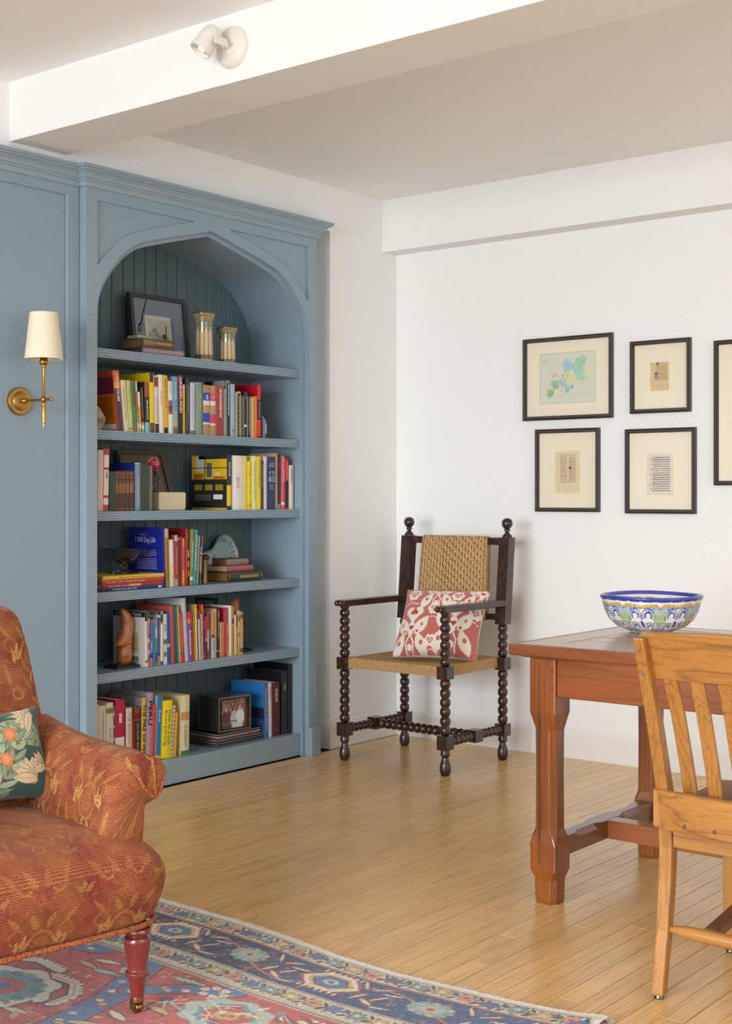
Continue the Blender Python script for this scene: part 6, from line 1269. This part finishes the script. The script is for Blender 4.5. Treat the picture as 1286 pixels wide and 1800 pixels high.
# ---- fine scattered knots under the drawing
_r = random.Random(21)
for i in range(1500):
    X_ = _r.uniform(-3.9, -1.6); Y_ = _r.uniform(1.6, 2.42)
    put_at(P.leaf, X_, Y_, _r.uniform(.014, .034), _r.uniform(.006, .013), _r.uniform(0, 3.14), _r.choice(['8A3434', 'C0665C', '7C2C30', '5A4A5C', 'B9806E', '48566E', 'C4A890']))
# ---- field: large drawing
def octa(X_, Y_, r, cols):
    for k, c in cols: put_at(P.ell, X_, Y_, r*k*1.15, r*k*.9, c, 0, 8, .07)
def flower6(X_, Y_, r, pc, cc):
    for k in range(6): put_at(P.ell, X_+r*math.cos(k*1.047), Y_+r*.8*math.sin(k*1.047), r*.46, r*.38, BK_); put_at(P.ell, X_+r*math.cos(k*1.047), Y_+r*.8*math.sin(k*1.047), r*.40, r*.32, pc); put_at(P.ell, X_+r*math.cos(k*1.047), Y_+r*.8*math.sin(k*1.047), r*.15, r*.12, PK)
    put_at(P.ell, X_, Y_, r*.4, r*.32, cc)
def wline(pts, w_, c): P.line([(x-RX0, y-RY0) for x, y in pts], w_, c)
def blueband(pts, w_=.085):
    wline(pts, w_+.018, '3A2A34'); wline(pts, w_+.010, RD); wline(pts, w_, '55719A')
    for (x0, y0), (x1, y1) in zip(pts[:-1], pts[1:]):
        n_ = max(1, int(math.hypot(x1-x0, y1-y0)/.042))
        for i in range(n_):
            t = (i+.5)/n_; s_ = .017*(1 if i % 2 else -1); put_at(P.ell, x0+(x1-x0)*t+s_*.5, y0+(y1-y0)*t+s_, .015, .012, RD); put_at(P.ell, x0+(x1-x0)*t+s_*.5, y0+(y1-y0)*t+s_, .0115, .009, [IV, GO, 'A8C0C0'][i % 3])
blueband([(-3.75, 2.20), (-3.3, 2.36), (-2.95, 2.36), (-2.80, 2.40)], .07); blueband([(-2.62, 2.40), (-2.56, 2.26), (-2.52, 2.19), (-2.50, 2.05), (-2.46, 1.86)], .075); blueband([(-2.52, 2.24), (-2.42, 2.33), (-2.3, 2.40)], .05)
def serrated(pts, w_, c, ol=BK_):
    wline(pts, w_+.012, ol); wline(pts, w_, c)
    for (x0, y0), (x1, y1) in zip(pts[:-1], pts[1:]):
        L_ = math.hypot(x1-x0, y1-y0); n_ = int(L_/.018); nx_, ny_ = -(y1-y0)/L_, (x1-x0)/L_
        for i in range(n_):
            t = (i+.5)/n_; put_at(P.ell, x0+(x1-x0)*t+nx_*w_*.55, y0+(y1-y0)*t+ny_*w_*.55, .0075, .009, c)
serrated([(-3.05, 2.10), (-2.95, 2.20), (-2.86, 2.235), (-2.76, 2.22)], .024, IV); serrated([(-2.755, 2.185), (-2.66, 2.185), (-2.60, 2.13), (-2.60, 2.06)], .024, IV)
wline([(-2.755, 2.185), (-2.66, 2.185), (-2.60, 2.13), (-2.60, 2.06)], .007, PK)
octa(-2.79, 2.065, .125, [(1.12, BK_), (1.07, IV), (.80, '6C9296'), (.62, '6C9296'), (.45, 'B65450'), (.16, BL)])
for k in range(8): put_at(P.ell, -2.79+.105*math.cos(k*.785+.39), 2.065+.08*math.sin(k*.785+.39), .02, .016, '567F88')
octa(-2.22, 2.275, .085, [(1.25, 'A6B8AC'), (.85, '6C9296'), (.7, 'B65450'), (.35, GO)])
for k in range(30): put_at(P.ell, -2.22+rng.normal(0, .06), 2.275+rng.normal(0, .035), .010, .008, ['A6B8AC', IV, 'B65450', '6C9296', GO][k % 5])
flower6(-2.345, 2.365, .034, IV, BL); flower6(-2.02, 2.36, .032, IV, BL); flower6(-3.35, 2.27, .034, IV, BL); flower6(-1.96, 2.05, .03, IV, GO); flower6(-2.62, 2.33, .024, IV, RD)
for (x0, y0, x1, y1, c) in ((-2.75, 2.33, -2.68, 2.345, IV), (-2.70, 2.28, -2.62, 2.29, 'A8C0BC'), (-2.78, 2.30, -2.70, 2.285, GO), (-2.50, 2.37, -2.40, 2.38, 'A6B8AC'), (-2.42, 2.26, -2.36, 2.24, BL), (-2.40, 2.20, -2.33, 2.19, GO), (-2.45, 2.12, -2.38, 2.10, IV), (-2.48, 2.02, -2.40, 2.05, 'C0B090'), (-2.66, 1.98, -2.60, 1.99, IV), (-2.85, 1.96, -2.7, 1.95, GO), (-2.75, 1.92, -2.62, 1.93, IV)):
    put_at(P.leaf, (x0+x1)/2, (y0+y1)/2, math.hypot(x1-x0, y1-y0)*1.2, .03, math.atan2(y1-y0, x1-x0), c, BK_)
r9 = random.Random(9)
for i in range(240):
    X_ = r9.uniform(-3.7, -1.9); Y_ = r9.uniform(1.75, 2.40)
    if min(RY1-Y_, RX1-X_) < .40: continue
    if Y_ < 2.04 or X_ > -2.25 or X_ < -2.95: put_at(P.leaf, X_, Y_, r9.uniform(.03, .06), r9.uniform(.012, .022), r9.uniform(0, 3.14), r9.choice([IV, GO, TL, BL, PK, 'C4B498', 'B65450']), BK_ if r9.random() < .7 else None)
for i in range(40):
    X_ = r9.uniform(-2.4, -1.9); Y_ = r9.uniform(1.7, 2.38); wline([(X_, Y_), (X_+r9.uniform(-.08, .08), Y_-.05), (X_+r9.uniform(-.1, .1), Y_-.09)], .004, IV)
# ---- borders over the field
band(.350, .372, 'B9AE98'); band(.362, .366, BK_)
band(.275, .350, 'C2B8A2'); band(.266, .275, '4A2A2C'); band(.268, .271, IV)
navy = rgb('1F2742')[None, None]*(1-np.clip((wx+2.9)/1.3, 0, 1))[..., None]+rgb('3C5684')[None, None]*np.clip((wx+2.9)/1.3, 0, 1)[..., None]
streak = np.repeat(rng.random((P.nu, 1)), P.nv, 1); navy = navy*(.88+.24*streak[..., None]); m = (D >= .100) & (D < .266); P.C[m] = navy[m]
band(.090, .100, '50282C'); band(.093, .096, PK); band(.018, .090, 'C6BCA6'); band(.026, .030, '4A4040')
band(0, .018, 'D6CFC2')
for i in range(900):
    X_ = _r.uniform(-3.9, -1.6); d_q = _r.uniform(.108, .258)
    put_at(P.leaf, X_, RY1-d_q, _r.uniform(.012, .032), _r.uniform(.005, .011), _r.uniform(0, 3.14), _r.choice(['1A2038', '46608C', '7A3E40', '8A5A50', '5A7894', '2E3E68', 'A06A58']))
for i in range(900):
    X_ = _r.uniform(-3.9, -1.55); d_q = _r.choice([_r.uniform(.032, .086), _r.uniform(.28, .345)])
    put_at(P.leaf, X_, RY1-d_q, _r.uniform(.008, .02), _r.uniform(.003, .007), _r.uniform(0, 3.14), _r.choice(['A86A5C', '4E6C96', '8A8478', '5A8480', '3A3440']))
def along(s, d):  # s = distance along border measured on X, returns world point on the top border
    return s, RY1-d
def border(s0, s1, vert=False):
    T = (lambda s, d: (s, RY1-d)) if not vert else (lambda s, d: (RX1-d, s))
    r = random.Random(4 if not vert else 5); s = s0; i = 0
    while s < s1:
        for (d, cols) in ((.056, [BL, TL, GO, PK]), (.314, ['5A789C', '6F938F', GO, PK])):
            x, y = T(s, d+r.uniform(-.006, .006)); c = cols[i % 4]
            put_at(P.ell, x, y, .026, .021, BK_, 0, 6, .2); put_at(P.ell, x, y, .023, .018, c, 0, 6, .2); put_at(P.ell, x, y, .008, .006, [RD, IV, IV, RD][i % 4])
            x2, y2 = T(s+.034, d+.012*(1 if i % 2 else -1)); put_at(P.leaf, x2, y2, .034, .014, .8 if i % 2 else 2.3, RD if i % 2 else BL, BK_); x3, y3 = T(s+.034, d-.016*(1 if i % 2 else -1)); put_at(P.leaf, x3, y3, .03, .009, 2.3 if i % 2 else .8, TL, BK_)
        s += .068; i += 1
    # main border vine
    pts = [T(q, .183+.055*math.sin((q+2.167)*2*math.pi/.60+math.pi)) for q in np.arange(s0, s1, .008)]
    wline(pts, .009, '8E5046'); wline(pts, .004, PK)
    for k in range(-10, 12):
        q = -2.167+.30*k if not vert else s1-.3*(k+.6)
        if q < s0-.05 or q > s1: continue
        x, y = T(q, .170); kind = k % 2 == 0
        if kind:
            for (a, b_, c) in ((.100, .062, RD), (.092, .056, IV), (.076, .045, GO), (.06, .036, BK_), (.056, .033, BL), (.026, .016, 'A8C0BC'), (.012, .008, RD)): put_at(P.poly_, x, y, a if not vert else b_, b_ if not vert else a, c)
            for sg in (-1, 1):
                for j in range(7): xx, yy = T(q-.06+.02*j, .170+sg*.06); put_at(P.leaf, xx, yy, .022, .008, 1.4, IV)
        else:
            for j in range(11): a = j*.571; xx, yy = x+.046*math.cos(a), y+.034*math.sin(a); put_at(P.ell, xx, yy, .019, .015, '55606A'); put_at(P.ell, xx, yy, .016, .012, 'A3B2A4' if j % 2 else '8AA49C')
            put_at(P.ell, x, y, .038, .028, '9DB0A6'); put_at(P.ell, x, y, .022, .016, 'C4A898'); put_at(P.ell, x, y, .010, .008, RD)
        for (dq, dd, c, ro) in ((.14, .13, 'B65E50', .6), (.15, .225, IV, -.5), (.11, .20, PK, 1.2), (.18, .15, '5E7CA0', .2), (.085, .125, 'C08070', 2.2), (.20, .24, '6F938F', .2), (.165, .185, 'B65E50', 1.)):
            xx, yy = T(q+dq, dd); put_at(P.leaf, xx, yy, .058, .022, ro, c, '3A2A34' if c != IV else 'A33F3A', 'D8C8B0')
def poly_(cx, cy, a, b_, c): P.poly([(cx-a, cy), (cx-a*.45, cy+b_), (cx+a*.45, cy+b_), (cx+a, cy), (cx+a*.45, cy-b_), (cx-a*.45, cy-b_)], c)
P.poly_ = poly_
border(RX0, RX1-.02); 
Ctop = P.C.copy(); border(RY0, RY1-.02, True)
diag = (RX1-wx) < (RY1-wy); P.C[~diag] = Ctop[~diag]
ln_ = (D > .018) & (D < .372)
# worn wool: fine knot noise, horizontal abrash
P.C *= (.90+.2*rng.random((P.nu, P.nv)))[..., None]; P.C *= (.95+.1*np.repeat(rng.random((1, P.nv)), P.nu, 0))[..., None]
wear = (nz(7) > .93) & (wy < 2.1); P.C[wear] = P.C[wear]*.6+rgb('D8C8B8')*.4; P.C = P.C.clip(0, 1)
wav = lambda x: .014*np.sin((x+1.2)*2.1)*0+np.interp(x, [-3.95, -3.0, -2.7, -2.5, -2.27, -2.07, -1.9, -1.75, -1.6, -1.5], [.02, .022, .015, 0, -.034, -.042, -.028, -.018, .006, .016])
fade = np.clip((wy-2.2)/.58, 0, 1)
G = np.stack([wx, wy+wav(wx)*fade, .0075+.0007*rng.random(P.U.shape)+.010*np.exp(-((wx+1.505)/.07)**2-((wy-2.78)/.06)**2)], -1)
Gb = G.copy(); Gb[..., 2] = .0015
rug = empty('rug', (0, 0, 0), 'worn red rug with navy and ivory floral borders on the oak floor', 'rug')
paintgrid('pile', G, P.C, rug, VRUG, smooth=False)
bk_ = B(); xs_ = np.linspace(RX0+.001, RX1-.001, 60); bk_.sweep([[(x_, RY0+.001, .0008), (x_, RY1-.002+float(wav(x_)), .0008), (x_, RY1-.002+float(wav(x_)), .0072), (x_, RY0+.001, .0072)] for x_ in xs_]); bk_.build('backing', mat('8A7A6A', .95), rug)
# frayed selvage: short threads along the top and end edges
fb = B(); rf = random.Random(3)
for i in range(2300):
    x = rf.uniform(-3.4, RX1+.004); y = RY1+float(wav(x)); l_ = rf.uniform(.005, .016)*(1.3 if math.sin(x*9)+math.sin(x*23) > .9 else 1); a = rf.uniform(-.7, .7); w_ = .0007; z = .003+rf.random()*.005
    fb.add([(x-w_, y-.004, z), (x+w_, y-.004, z), (x+l_*math.sin(a)+w_*.5, y+l_, z*.3+.002), (x+l_*math.sin(a), y+l_, z*.3+.003), ], [(0, 1, 2, 3)])
for i in range(300):
    y = rf.uniform(2.4, RY1+.015); x = RX1; l_ = rf.uniform(.004, .014); a = rf.uniform(-.7, .7); z = .003+rf.random()*.006
    fb.add([(x-.004, y-.0007, z), (x-.004, y+.0007, z), (x+l_, y+l_*math.sin(a)+.0004, .003), (x+l_, y+l_*math.sin(a)-.0004, .003)], [(0, 1, 2, 3)])
o = fb.build('fringe', mat('DCD6CA', .9), rug); o['kind'] = 'stuff'
